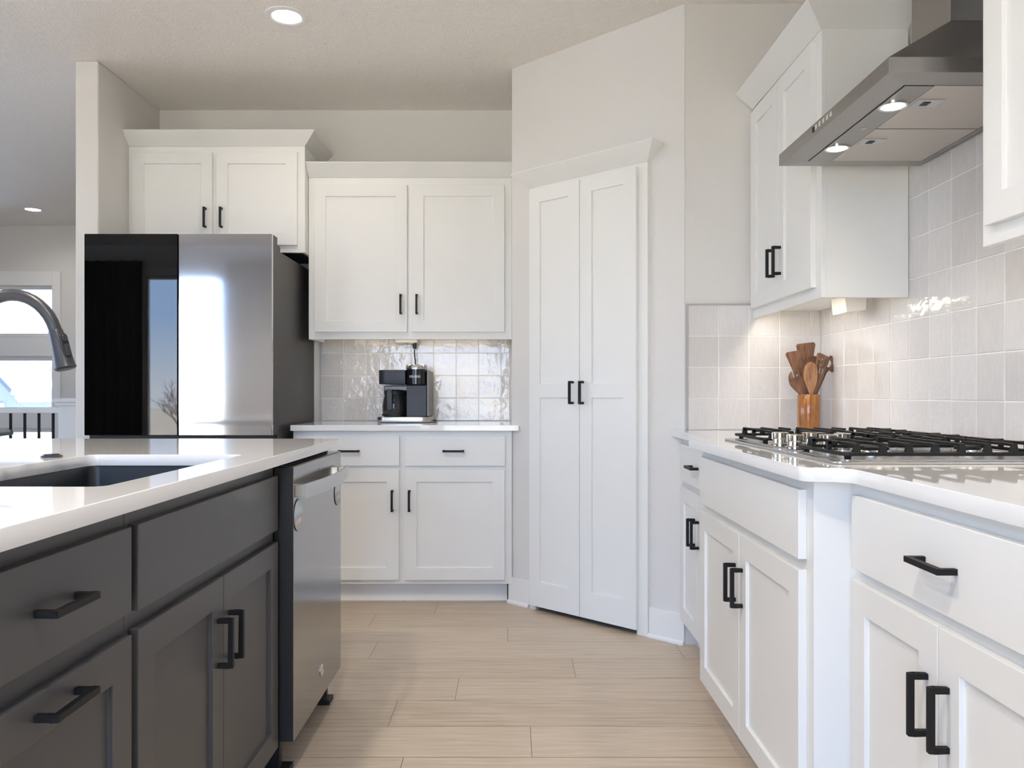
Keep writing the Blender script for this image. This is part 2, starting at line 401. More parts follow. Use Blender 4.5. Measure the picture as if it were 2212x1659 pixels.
def crown(root, x0, x1, d, z, h, p, left, right, mat='cab', yb=-0.002):
    """Sloped crown round a cabinet top: front plus returns; p = projection."""
    th = 0.016
    def prof(o): return [(-o * 0 , 0)]
    lx = (p + yb) if left else 0.0; rx = (p + yb) if right else 0.0
    fx0, fx1 = x0, x1
    mb = MB()
    e_ = 0.012
    # outer shell points (bottom rim, top outer rim, top inner rim)
    B = [(fx0, d), (fx0, yb), (fx1, yb), (fx1, d)]
    T = [(fx0 - lx, d), (fx0 - lx, -p), (fx1 + rx, -p), (fx1 + rx, d)]
    I = [(fx0 - lx + (th if left else 0), d), (fx0 - lx + (th if left else 0), -p + th), (fx1 + rx - (th if right else 0), -p + th), (fx1 + rx - (th if right else 0), d)]
    zb, zt = z, z + h - 0.004
    vs = [(x, y, zb) for x, y in B] + [(x, y, zt) for x, y in T] + [(x, y, z + h) for x, y in T] + [(x, y, z + h) for x, y in I]
    fs = []
    for a in (0, 4, 8):
        for i in range(3): fs.append((a + i, a + i + 1, a + i + 5, a + i + 4))
    for i in range(3): fs.append((12 + i, 12 + i + 1, i + 1, i))
    fs += [(0, 4, 8, 12), (3, 15, 11, 7)]
    mb.add(vs, fs)
    return mb.build('crown_moulding', mat, root)

# ------------------------------------------------------------------ the room
YB, YF, XR = 4.635, 3.370, 1.328      # back wall, short facing wall, right wall
CZ = 2.743
WA = Vector((0.0, 4.045)); WB = Vector((0.74, 3.37)); WD = (WB - WA).normalized(); WANG = math.atan2(WD.y, WD.x); WL = (WB - WA).length
YL = 7.83                              # far wall of the next room
YR = -1.25                             # wall behind the camera
XL = -8.2
XWING0, XWING1, YWING = -2.190, -2.075, 3.946

# floor planks
def build_floor():
    me = bpy.data.meshes.new('floor'); V = []; Fc = []; uvs = []; sh = []; mi = []
    rnd = random.Random(3)
    known = {0: [0.059], 1: [-0.32 + 1.2], 2: [-0.2], 3: [0.242], 4: [-0.58], 5: [-0.02], 6: [0.62], 7: [-0.38], -1: [-0.32]}
    pw = 0.2155; y00 = 2.325
    x0, x1 = XL, XR
    r0 = int(math.floor((YR - y00) / pw)); r1 = int(math.ceil((YL - y00) / pw))
    for r in range(r0, r1):
        ya, yb = y00 + r * pw, y00 + (r + 1) * pw
        ya, yb = max(ya, YR), min(yb, YL)
        j = known.get(r, [rnd.uniform(-0.9, 0.9)])[0]
        L = 1.28
        cuts = [x0] + [j + L * k_ for k_ in range(-8, 4) if x0 + 0.05 < j + L * k_ < x1 - 0.05] + [x1]
        for a, b in zip(cuts[:-1], cuts[1:]):
            g = 0.0009; n = len(V)
            V += [(a + g, ya + g, 0), (b - g, ya + g, 0), (b - g, yb - g, 0), (a + g, yb - g, 0)]
            Fc.append((n, n + 1, n + 2, n + 3)); ou, ov = rnd.uniform(0, 40), rnd.uniform(0, 40)
            uvs += [(a + ou, ya + ov), (b + ou, ya + ov), (b + ou, yb + ov), (a + ou, yb + ov)]; sh.append(rnd.random()); mi.append(0)
    n = len(V); V += [(x0, YR, -0.0015), (x1, YR, -0.0015), (x1, YL, -0.0015), (x0, YL, -0.0015)]; Fc.append((n, n + 1, n + 2, n + 3)); uvs += [(0, 0)] * 4; sh.append(0.5); mi.append(1)
    n = len(V); V += [(x0, YR, -0.2), (x1, YR, -0.2), (x1, YL, -0.2), (x0, YL, -0.2)]; Fc.append((n + 3, n + 2, n + 1, n)); uvs += [(0, 0)] * 4; sh.append(0.5); mi.append(1)
    me.from_pydata(V, [], Fc); u = me.uv_layers.new(name='UVMap')
    for i, q in enumerate(uvs): u.data[i].uv = q
    a = me.attributes.new('shade', 'FLOAT', 'FACE'); a.data.foreach_set('value', sh)
    me.materials.append(M['floor']); me.materials.append(M['seam']); me.polygons.foreach_set('material_index', mi)
    return S_(link('floor', me, None))
build_floor()
S_(MB().box(XL - 0.15, XR + 0.15, YR - 0.15, YL + 0.15, CZ, CZ + 0.2).build('ceiling', 'ceil'))
S_(MB().box(XWING1, XR + 0.15, YB, YB + 0.12, 0, CZ).build('wall_back', 'wall'))
S_(MB().box(XWING0, XWING1, YWING, YL, 0, CZ).build('wall_wing', 'wall', bevel=0.006))
S_(MB().box(0.0, 0.10, 4.08, YB, 0, CZ).build('wall_nook', 'wall'))
# angled pantry wall, local x along the wall, front at y=0
PX0, PX1, PZ = 0.172, 0.806, 2.06
pw_ = MB().box(0, PX0, 0, 0.1, 0, CZ).box(PX1, WL, 0, 0.1, 0, CZ).box(PX0, PX1, 0, 0.1, PZ, CZ)
S_(pw_.build('wall_pantry', 'wall', loc=(WA.x, WA.y, 0), rot=(0, 0, WANG)))
S_(MB().box(0.742, XR, YF, YF + 0.1, 0, CZ).build('wall_corner', 'wall'))
S_(MB().box(XR, XR + 0.12, YR, YB + 0.1, 0, CZ).build('wall_right', 'wall'))

def wall_with_holes(name, axis, pos, thick, a0, a1, z0, z1, holes):
    """Wall in the plane axis=pos with rectangular holes (a, b, zlo, zhi)."""
    mb = MB()
    as_ = sorted(set([a0, a1] + [h for q in holes for h in q[:2]])); zs = sorted(set([z0, z1] + [h for q in holes for h in q[2:]]))
    for i in range(len(as_) - 1):
        for j in range(len(zs) - 1):
            ca, cz = (as_[i] + as_[i + 1]) / 2, (zs[j] + zs[j + 1]) / 2
            if any(q[0] < ca < q[1] and q[2] < cz < q[3] for q in holes): continue
            if axis == 'y': mb.box(as_[i], as_[i + 1], pos, pos + thick, zs[j], zs[j + 1])
            else: mb.box(pos, pos + thick, as_[i], as_[i + 1], zs[j], zs[j + 1])
    me = mb.mesh(name)
    bm = bmesh.new(); bm.from_mesh(me); bmesh.ops.remove_doubles(bm, verts=bm.verts, dist=1e-5)
    # drop the doubled inner faces between neighbouring cells
    seen = {}
    for f in bm.faces: seen.setdefault(tuple(sorted(v.index for v in f.verts)), []).append(f)
    dead = [f for q in seen.values() if len(q) > 1 for f in q]
    bmesh.ops.delete(bm, geom=dead, context='FACES'); bmesh.ops.recalc_face_normals(bm, faces=bm.faces); bm.to_mesh(me); bm.free()
    return S_(link(name, me, 'wall'))
def window(name, axis, pos, thick, hole, face, casing=0.083, mull=None, sill=False):
    """Casing on the room side, frame, panes. face=-1: room lies on the minus side."""
    a, b, z0, z1 = hole
    root = bpy.data.objects.new(name, None); COL.objects.link(root); root['kind'] = 'structure'
    fp = pos if face < 0 else pos + thick
    def bx(mb, a0, a1, d0, d1, zz0, zz1):
        d0, d1 = sorted((d0, d1))
        if axis == 'y': mb.box(a0, a1, d0, d1, zz0, zz1)
        else: mb.box(d0, d1, a0, a1, zz0, zz1)
    c = casing; o0, o1 = fp, fp + face * 0.018
    if c:
        mb = MB(); bx(mb, a - c, a, o0, o1, z0 - c, z1 + c); bx(mb, b, b + c, o0, o1, z0 - c, z1 + c); bx(mb, a, b, o0, o1, z1, z1 + c); bx(mb, a, b, o0, o1, z0 - c, z0)
        mb.build('window_casing', 'trim', root, bevel=0.002)
    mid = pos + thick / 2; f = 0.035
    mb = MB(); q0, q1 = mid - 0.03, mid + 0.03
    bx(mb, a, a + f, q0, q1, z0, z1); bx(mb, b - f, b, q0, q1, z0, z1); bx(mb, a + f, b - f, q0, q1, z1 - f, z1); bx(mb, a + f, b - f, q0, q1, z0, z0 + f)
    for m_ in (mull or []): bx(mb, m_ - 0.03, m_ + 0.03, q0, q1, z0 + f, z1 - f)
    mb.build('window_frame', 'trim', root, bevel=0.002)
    mb = MB(); bx(mb, a + f, b - f, mid - 0.003, mid + 0.003, z0 + f, z1 - f); mb.build('window_pane', 'glass', root)
    cx, cz = (a + b) / 2, (z0 + z1) / 2
    loc = (cx, pos + (thick + 0.02 if face < 0 else -0.02), cz) if axis == 'y' else (pos + (-0.02 if face > 0 else thick + 0.02), cx, cz)
    if axis == 'y': rot = (R(-90), 0, 0) if face < 0 else (R(90), 0, 0)
    else: rot = (0, R(90), 0) if face < 0 else (0, R(-90), 0)
    portal('daylight_portal', loc, rot, (b - a) if axis == 'y' else (z1 - z0), (z1 - z0) if axis == 'y' else (b - a))
    return root
WN1 = (-6.4, -4.567, 1.641, 2.148)
WN2 = (-6.4, -4.567, 0.905, 1.438)
WN3 = (-6.4, -4.567, 0.02, 0.722)
wall_with_holes('wall_far', 'y', YL, 0.14, XL, XWING1, 0, CZ, [WN1, WN2, WN3])
window('window_1', 'y', YL, 0.14, WN1, -1, casing=0)
window('window_2', 'y', YL, 0.14, WN2, -1, casing=0)
window('window_3', 'y', YL, 0.14, WN3, -1, casing=0)
wx0, wx1 = WN1[0], WN1[1]
S_(MB().box(wx1, wx1 + 0.083, YL - 0.018, YL, 0.0, 2.288).box(wx0 - 0.083, wx0, YL - 0.018, YL, 0.0, 2.288).box(wx0, wx1, YL - 0.018, YL, 2.148, 2.288)
   .box(wx0, wx1, YL - 0.016, YL, 1.448, 1.631).box(wx0, wx1, YL - 0.016, YL, 0.732, 0.895).build('trim_1', 'trim', bevel=0.002))
RW = [(-4.15, -3.28, 0.08, 2.40), (-1.75, 0.10, 0.12, 2.32)]
wall_with_holes('wall_rear', 'y', YR - 0.14, 0.14, XL, XR, 0, CZ, RW)
window('window_4', 'y', YR - 0.14, 0.14, RW[0], 1)
window('window_5', 'y', YR - 0.14, 0.14, RW[1], 1, mull=[-0.83])
LW = [(-0.4, 1.4, 0.7, 2.3), (2.6, 5.0, 0.7, 2.3)]  # unseen windows added in the left wall for more even daylight
wall_with_holes('wall_left', 'x', XL - 0.14, 0.14, YR, YL, 0, CZ, LW)
window('fill_window_6', 'x', XL - 0.14, 0.14, LW[0], 1)
window('fill_window_7', 'x', XL - 0.14, 0.14, LW[1], 1, mull=[3.8])

# baseboards on the angled wall: board plus shoe moulding
def board(name, x0, x1, loc, rz):
    mb = MB().box(x0, x1, -0.014, 0, 0, 0.132); mb.prism([(-0.026, 0.0), (-0.014, 0.0), (-0.014, 0.019), (-0.020, 0.018), (-0.0255, 0.010)], x0, x1, 'x')
    return S_(mb.build(name, 'trim', bevel=0.0015, loc=loc, rot=(0, 0, rz)))
board('baseboard_pantry_left', -0.014, 0.128, (WA.x, WA.y, 0), WANG)
board('baseboard_pantry_right', 0.830, WL + 0.004, (WA.x, WA.y, 0), WANG)
board('baseboard_far', XL, XWING0, (0, YL, 0), 0)

# ------------------------------------------------------------------ tile backsplashes
def tiles(name, label, width, z0, z1, pitch, first, rowh, loc, rz, seed, holes=None):
    """Local x along the wall, wall face at y=0, tiles proud towards -y."""
    rnd = random.Random(seed); V = []; Fc = []; uvs = []; sh = []; mi = []
    xs = [0.0]; x = first
    while x < width - 0.004: xs.append(x); x += pitch
    xs.append(width); zs = [z0]; z = z0 + rowh
    while z < z1 - 0.004: zs.append(z); z += rowh
    zs.append(z1); g = 0.0011; c = 0.0020; t = 0.008
    for i in range(len(xs) - 1):
        for j in range(len(zs) - 1):
            a, b, p, q = xs[i] + g, xs[i + 1] - g, zs[j] + g, zs[j + 1] - g
            n = len(V); tl = [rnd.uniform(-0.0007, 0.0007) for _ in range(4)]
            bow = 0.0005
            V += [(a, -t + 0.0022, p), (b, -t + 0.0022, p), (b, -t + 0.0022, q), (a, -t + 0.0022, q)]
            V += [(a + c, -t + tl[0], p + c), (b - c, -t + tl[1], p + c), (b - c, -t + tl[2], q - c), (a + c, -t + tl[3], q - c)]
            ou, ov = rnd.uniform(0, 30), rnd.uniform(0, 30); s_ = rnd.uniform(0.1, 0.9)
            for q4 in ((4, 5, 6, 7), (0, 1, 5, 4), (1, 2, 6, 5), (2, 3, 7, 6), (3, 0, 4, 7)):
                Fc.append(tuple(n + k_ for k_ in q4)); uvs += [(V[n + k_][0] + ou, V[n + k_][2] + ov) for k_ in q4]; sh.append(s_); mi.append(0)
    n = len(V); y = -t + 0.0016
    V += [(0, y, z0), (width, y, z0), (width, y, z1), (0, y, z1), (0, 0, z0), (width, 0, z0), (width, 0, z1), (0, 0, z1)]
    for q4 in ((0, 1, 2, 3), (4, 7, 6, 5), (0, 4, 5, 1), (1, 5, 6, 2), (2, 6, 7, 3), (3, 7, 4, 0)):
        Fc.append(tuple(n + k_ for k_ in q4)); uvs += [(0, 0)] * 4; sh.append(0.5); mi.append(1)
    me = bpy.data.meshes.new(name); me.from_pydata(V, [], Fc); u = me.uv_layers.new(name='UVMap')
    for i, q in enumerate(uvs): u.data[i].uv = q
    a = me.attributes.new('shade', 'FLOAT', 'FACE'); a.data.foreach_set('value', sh)
    me.materials.append(M['tile']); me.materials.append(M['grout']); me.polygons.foreach_set('material_index', mi)
    o = link(name, me, None, loc=loc, rot=(0, 0, rz)); tag(o, label, 'tile backsplash'); return o
ZB, ZR, ZI = 0.914, 0.919, 0.912       # counter tops: back, right, island
b1 = tiles('tile_backsplash', 'glossy cream square tiles on the wall behind the coffee maker', 1.107, ZB + 0.0015, 1.40, 0.1322, 0.131, 0.1322, (-1.12, YB - 0.0005, 0), 0, 1)
MB().box(-0.004, 0.0, -0.009, 0, ZB + 0.0015, 1.40).build('tile_edge', 'edge', b1)
b2 = tiles('tile_backsplash', 'pale square tiles on the short wall left of the wooden utensils', XR - 0.009 - 0.752, ZR + 0.0015, ZR + 0.5335, 0.1305, 0.1305, 0.133, (0.752, YF, 0), 0, 2)
MB().box(-0.006, 0.0, -0.010, 0, ZR + 0.0015, ZR + 0.5395).box(0, 0.29, -0.010, 0, ZR + 0.5335, ZR + 0.5395).build('tile_edge', 'edge', b2)
b3 = tiles('tile_backsplash', 'taupe square tiles on the right wall behind the gas cooktop and under the hood', YF - 0.5, ZR + 0.0015, 2.06, 0.1277, 0.112, 0.133, (XR - 0.0005, YF, 0), -PI / 2, 3)

# ------------------------------------------------------------------ back cabinets
def upper_doors(w_, z0, z1, xs, hz):
    sp = []
    (a, b), (c, d) = xs
    sp.append(('door', a, b, z0, z1, ('v', b - 0.034, hz)))
    sp.append(('door', c, d, z0, z1, ('v', c + 0.027, hz)))
    return sp
bc = thing('base_cabinet', 'white base cabinet with two drawers and two doors below the coffee maker', 'cabinet', (-1.120, 4.03, 0))
carcass(bc, 1.1192, 0.602, 0.100, 0.884, 'cab'); toe(bc, 1.095, 'cab')
fronts(bc, 'cab', [('drawer', 0.021, 0.545, 0.706, 0.858, ('h', 0.290, 0.782)), ('drawer', 0.575, 1.085, 0.706, 0.858, ('h', 0.822, 0.782)),
                   ('door', 0.021, 0.543, 0.124, 0.686, ('v', 0.511, 0.529)), ('door', 0.573, 1.083, 0.124, 0.686, ('v', 0.598, 0.529))])
o = MB().box(-1.126, 0.036, 3.995, YB - 0.001, 0.8845, ZB).build('countertop', 'quartz', bevel=0.002)
tag(o, 'white quartz countertop under the coffee maker', 'countertop')
# wall cabinet
uc = thing('wall_cabinet', 'white two-door wall cabinet above the coffee maker', 'cabinet', (-1.1185, 4.33, 0))
MB().box(0, 1.1178, 0.018, 0.303, 1.408, 2.262).box(0, 1.1178, 0, 0.018, 1.373, 2.262).box(0, 0.016, 0.018, 0.303, 1.373, 1.408).build('carcass', 'cab', uc, bevel=0.0012)
fronts(uc, 'cab', [('door', 0.036, 0.543, 1.412, 2.218, ('v', 0.511, 1.562)), ('door', 0.572, 1.077, 1.412, 2.218, ('v', 0.598, 1.562))])
crown(uc, 0.0, 1.1178, 0.303, 2.262, 0.068, 0.07, False, False)
# cabinet above the fridge
fc = thing('wall_cabinet', 'white two-door wall cabinet over the refrigerator', 'cabinet', (-2.0735, 4.258, 0))
MB().box(0, 0.953, 0, 0.375, 1.837, 2.412).build('carcass', 'cab', fc, bevel=0.0012)
fronts(fc, 'cab', [('door', 0.028, 0.458, 1.875, 2.375, ('v', 0.424, 2.020)), ('door', 0.480, 0.915, 1.875, 2.375, ('v', 0.511, 2.020))])
crown(fc, 0.0, 0.953, 0.375, 2.412, 0.068, 0.07, False, True)
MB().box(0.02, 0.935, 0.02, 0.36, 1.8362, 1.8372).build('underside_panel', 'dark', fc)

# ------------------------------------------------------------------ pantry cabinet front
pc = thing('pantry_cabinet', 'tall white double-door pantry set in the angled wall', 'pantry', (WA.x, WA.y, 0), WANG)
MB().box(0.140, 0.178, -0.0215, 0.09, 0, 2.098).box(0.772, 0.829, -0.0215, 0.09, 0, 2.098).box(0.178, 0.772, -0.0215, 0.09, 2.060, 2.098).build('door_frame', 'cab', pc, bevel=0.0015)
for x0, x1, hx in ((0.153, 0.4655, 0.429), (0.4685, 0.781, 0.489)):
    d = shaker(x1 - x0, 2.057, 0.068, [(0.124, 1.030), (1.097, 1.990)]).build('door', 'cab', pc, bevel=0.0012, loc=(x0, -0.0225, 0.025))
    pull(d, hx - x0, 1.054, True)
crown(pc, 0.140, 0.829, -0.0005, 2.0985, 0.072, 0.092, True, True, yb=-0.0225)

# ------------------------------------------------------------------ right-hand run (local +x = towards the camera)
RZ = -PI / 2
XF = 0.733
fb = thing('base_cabinet', 'narrow white base cabinet beside the pantry, beyond the cooktop', 'cabinet', (XF, 3.366, 0), RZ)
carcass(fb, 0.672, XR - XF - 0.002, 0.100, 0.889, 'cab'); toe(fb, 0.67, 'cab')
fronts(fb, 'cab', [('drawer', 0.022, 0.628, 0.708, 0.862, ('h', 0.30, 0.785)),
                   ('door', 0.022, 0.3235, 0.118, 0.684, ('v', 0.293, 0.532)), ('door', 0.3265, 0.628, 0.118, 0.684, ('v', 0.357, 0.532))])
XBF = 0.652
cb = thing('base_cabinet', 'white bump-out base cabinet carrying the gas cooktop', 'cabinet', (XBF, 2.692, 0), RZ)
carcass(cb, 0.992, XR - XBF - 0.002, 0.100, 0.889, 'cab'); toe(cb, 0.992, 'cab')
fronts(cb, 'cab', [('false_front', 0.040, 0.952, 0.708, 0.862, None),
                   ('door', 0.040, 0.4945, 0.112, 0.684, ('v', 0.462, 0.540)), ('door', 0.4975, 0.952, 0.112, 0.684, ('v', 0.530, 0.540))])
nb = thing('base_cabinet', 'white base cabinet with one wide drawer over two doors, nearest on the right', 'cabinet', (XF, 1.699, 0), RZ)
carcass(nb, 0.760, XR - XF - 0.002, 0.100, 0.889, 'cab'); toe(nb, 0.76, 'cab')
fronts(nb, 'cab', [('drawer', 0.042, 0.716, 0.708, 0.862, ('h', 0.385, 0.788)),
                   ('door', 0.042, 0.3775, 0.112, 0.684, ('v', 0.345, 0.540)), ('door', 0.3805, 0.716, 0.112, 0.684, ('v', 0.411, 0.540))])
poly = [(XR - 0.001, YF - 0.001), (0.7415, YF - 0.001), (0.693, 3.4125), (0.690, 2.735), (0.610, 2.715), (0.610, 1.655), (0.703, 1.637), (0.703, 0.93), (XR - 0.001, 0.93)]
pl = rounded(poly, [0, 0, 0, 0, 0, 0.03, 0.05, 0.0, 0.0], 10)
me = curve_mesh('countertop', [pl], 0.030, 0.0022)
o = link('countertop', me, 'quartz', loc=(0, 0, ZR - 0.015), smooth=30); tag(o, 'long white quartz countertop carrying the gas cooktop along the right wall', 'countertop')

# wall cabinets on the right
def right_upper(label, yfar, wdt, specs, crown_left=False):
    r = thing('wall_cabinet', label, 'cabinet', (1.029, yfar, 0), RZ)
    d = XR - 1.029 - 0.010
    MB().box(0, wdt, 0.018, d, 1.428, 2.287).box(0, wdt, 0, 0.018, 1.394, 2.287).box(wdt - 0.016, wdt, 0.018, d, 1.394, 1.428).build('carcass', 'cab', r, bevel=0.0012)
    fronts(r, 'cab', specs)
    crown(r, 0.0, wdt, d, 2.287, 0.066, 0.073, crown_left, True)
    return r
ru = right_upper('white two-door wall cabinet between the pantry wall and the range hood', 3.361, 0.745,
            [('door', 0.030, 0.366, 1.433, 2.260, ('v', 0.332, 1.575)), ('door', 0.369, 0.700, 1.433, 2.260, ('v', 0.402, 1.575))])
nu = right_upper('white wall cabinet at the right edge, in front of the range hood', 1.720, 0.762,
            [('door', 0.036, 0.380, 1.433, 2.260, ('v', 0.346, 1.575)), ('door', 0.383, 0.726, 1.433, 2.260, ('v', 0.416, 1.575))], True)

# under-cabinet lights and outlets
def led_bar(label, loc, L, rz, power):
    t = thing('led_light_bar', label, 'light', loc, rz)
    MB().box(-L / 2, L / 2, -0.012, 0.012, -0.005, 0).build('housing', 'plastic', t, bevel=0.001)
    MB().box(-L / 2 + 0.01, L / 2 - 0.01, -0.009, 0.009, -0.0062, -0.0051).build('diffuser', 'led', t)
    area('led_light', (loc[0], loc[1], loc[2] - 0.0075), (0, 0, rz), power, L - 0.02, (1.0, 0.89, 0.74), 'RECTANGLE', 0.016)
led_bar('slim warm LED bar under the wall cabinet left of the hood', (1.062, 2.98, 1.4278), 0.60, PI / 2, 0.9)
led_bar('slim warm LED bar under the wall cabinet at the right edge', (1.062, 1.33, 1.4278), 0.60, PI / 2, 0.9)
led_bar('slim warm LED bar under the wall cabinet above the coffee maker', (-0.56, 4.364, 1.4078), 0.85, 0, 0.5)
def outlet_box(label, loc, rz, k=1.0):
    t = thing('outlet_box', label, 'power outlet', loc, rz)
    MB().prism([(-0.037, -0.040 * k), (0.033, -0.046 * k), (0.04, 0), (-0.04, 0)], -0.062, 0.062, 'x').build('housing', 'plastic', t, bevel=0.0015)
    for x in (-0.03, 0.03): MB().box(x - 0.016, x + 0.016, -0.022, 0.018, -0.0445 * k, -0.0385 * k).build('socket', 'plastic', t, rot=(R(0), 0, 0), bevel=0.001)
    return t
outlet_box('white plug-in outlet box under the wall cabinet beside the hood', (1.240, 2.90, 1.4278), PI / 2, 1.3)
outlet_box('white plug-in outlet box under the wall cabinet above the coffee maker', (-0.61, 4.565, 1.4078), 0)

# ------------------------------------------------------------------ range hood
hx0, hx1, hy0, hy1, hz0, hz1 = 0.862, XR - 0.009, 1.800, 2.542, 1.809, 1.845
hd = thing('range_hood', 'stainless steel chimney range hood with two lit lamps above the cooktop', 'range hood', (0, 0, 0))
cx0, cy0, cy1, cz0 = 1.1526, 2.071, 2.270, 2.055
mb = MB(); i_ = 0.002
# lip and sloped pyramid
vs = [(hx0, hy0, hz0), (hx1, hy0, hz0), (hx1, hy1, hz0), (hx0, hy1, hz0), (hx0, hy0, hz1), (hx1, hy0, hz1), (hx1, hy1, hz1), (hx0, hy1, hz1),
      (cx0, cy0, cz0), (hx1, cy0, cz0), (hx1, cy1, cz0), (cx0, cy1, cz0)]
fs = [(0, 1, 5, 4), (1, 2, 6, 5), (2, 3, 7, 6), (3, 0, 4, 7), (4, 5, 9, 8), (5, 6, 10, 9), (6, 7, 11, 10), (7, 4, 8, 11), (8, 9, 10, 11)]
# underside rim ring and recessed tray
jx0, jx1, jy0, jy1, jz = hx0 + 0.068, hx1 - 0.03, hy0 + 0.066, hy1 - 0.066, hz0 - 0.004
vs += [(jx0, jy0, jz), (jx1, jy0, jz), (jx1, jy1, jz), (jx0, jy1, jz), (jx0, jy0, hz0 + 0.002), (jx1, jy0, hz0 + 0.002), (jx1, jy1, hz0 + 0.002), (jx0, jy1, hz0 + 0.002)]
fs += [(0, 12, 13, 1), (1, 13, 14, 2), (2, 14, 15, 3), (3, 15, 12, 0), (12, 16, 17, 13), (13, 17, 18, 14), (14, 18, 19, 15), (15, 19, 16, 12), (16, 19, 18, 17)]
mb.add(vs, fs); mb.build('canopy', 'hood', hd, bevel=0.0015)
ch = MB().box(cx0, hx1, cy0, cy1, cz0, CZ - 0.001).build('chimney', 'hood', hd, bevel=0.002)
MB().box(cx0 - 0.001, hx1, cy0 - 0.001, cy1 + 0.001, 2.42, 2.43).build('chimney_seam', 'steel', ch)
for k_ in range(5): MB().box(1.205 + 0.02 * k_, 1.215 + 0.02 * k_, cy0 - 0.0006, cy0 + 0.001, 2.115 + 0.0, 2.14).build('vent_slot', 'dark', ch)
lp = MB().box(jx0 + 0.003, 1.002, jy0 + 0.003, jy1 - 0.003, jz - 0.001, hz0 + 0.001).build('lamp_panel', 'hood', hd, bevel=0.0008)
fz = jz - 0.0005
for (ya, yb) in ((jy0 + 0.004, 2.1685), (2.1725, jy1 - 0.004)):
    f_ = MB().box(1.004, jx1 - 0.003, ya, yb, fz, hz0 + 0.001).build('filter', 'filter', hd, bevel=0.001)
    ym = ya + 0.11
    pl_ = MB().box(1.010, 1.075, ym - 0.028, ym + 0.028, fz - 0.0012, fz).build('latch_plate', 'steel', f_)
    MB().box(1.030, 1.048, ym - 0.012, ym + 0.012, fz - 0.0022, fz - 0.0012).build('latch', 'dark', f_)
MB().box(1.004, jx1 - 0.003, 2.1685, 2.1725, fz - 0.001, fz + 0.004).build('filter_rail', 'hood', hd)
for y_ in (1.996, 2.340):
    l_ = MB().lathe([(0.036, 0), (0.036, -0.003), (0.030, -0.003), (0.029, -0.001)], (0, 0, 0), 28).build('lamp', 'chrome', hd, smooth=40, loc=(0.9665, y_, jz - 0.001))
    MB().lathe([(0.028, 0), (0.027, -0.0018), (0.0, -0.0022)], (0, 0, -0.001), 24).build('lamp_lens', 'warmlens', l_, smooth=40)
    area('hood_light', (0.9665, y_, jz - 0.007), (0, 0, 0), 0.4, 0.05, (1.0, 0.91, 0.78), spread=95)
for k_ in range(5): MB().box(hx0 - 0.003, hx0, 2.116 + 0.026 * k_, 2.129 + 0.026 * k_, 1.8225, 1.8355).build('button', 'chrome', hd, bevel=0.001)
MB().box(hx0 - 0.002, hx0, 2.246, 2.256, 1.8215, 1.8365).build('indicator', 'dark', hd, bevel=0.0005)
em = MB().lathe([(0.013, 0.0), (0.013, -0.001), (0.010, -0.001), (0.0, -0.0012)], (0, 0, 0), 24).build('emblem', 'edge', hd, loc=(0.968, 2.166, jz - 0.001))
em.scale = (0.6, 1, 1)

# ------------------------------------------------------------------ gas cooktop
gx0, gx1, gy0, gy1 = 0.707, 1.235, 1.725, 2.635
ct = thing('gas_cooktop', 'five-burner stainless gas cooktop with black cast iron grates', 'cooktop', (0, 0, ZR))
me = curve_mesh('tray', [rrect(gx0, gx1, gy0, gy1, 0.022)], 0.006, 0.0025); link('tray', me, 'steel', ct, loc=(0, 0, 0.003), smooth=40)
me = curve_mesh('burner_deck', [rrect(gx0 + 0.028, gx1 - 0.025, gy0 + 0.025, gy1 - 0.025, 0.02)], 0.003, 0.001); link('burner_deck', me, 'steel', ct, loc=(0, 0, 0.0072), smooth=40)
MB().box(gx0 + 0.030, 0.945, 2.055, 2.305, 0.0085, 0.0096).build('knob_panel', 'blackglass', ct)
def burner(x, y, r):
    b_ = MB().lathe([(r, 0.0), (r, 0.008), (r * 0.92, 0.014), (r * 0.8, 0.014), (0.0, 0.014)], (0, 0, 0), 28).build('burner', 'steel', ct, smooth=40, loc=(x, y, 0.0085))
    MB().lathe([(r * 0.78, 0.0), (r * 0.8, 0.006), (r * 0.72, 0.009), (0.0, 0.0095)], (0, 0, 0.014), 28).build('burner_cap', 'iron', b_, smooth=40)
for q in ((0.86, 2.47, 0.042), (1.09, 2.47, 0.036), (0.86, 1.885, 0.05), (1.09, 1.885, 0.036), (1.06, 2.18, 0.056)): burner(*q)
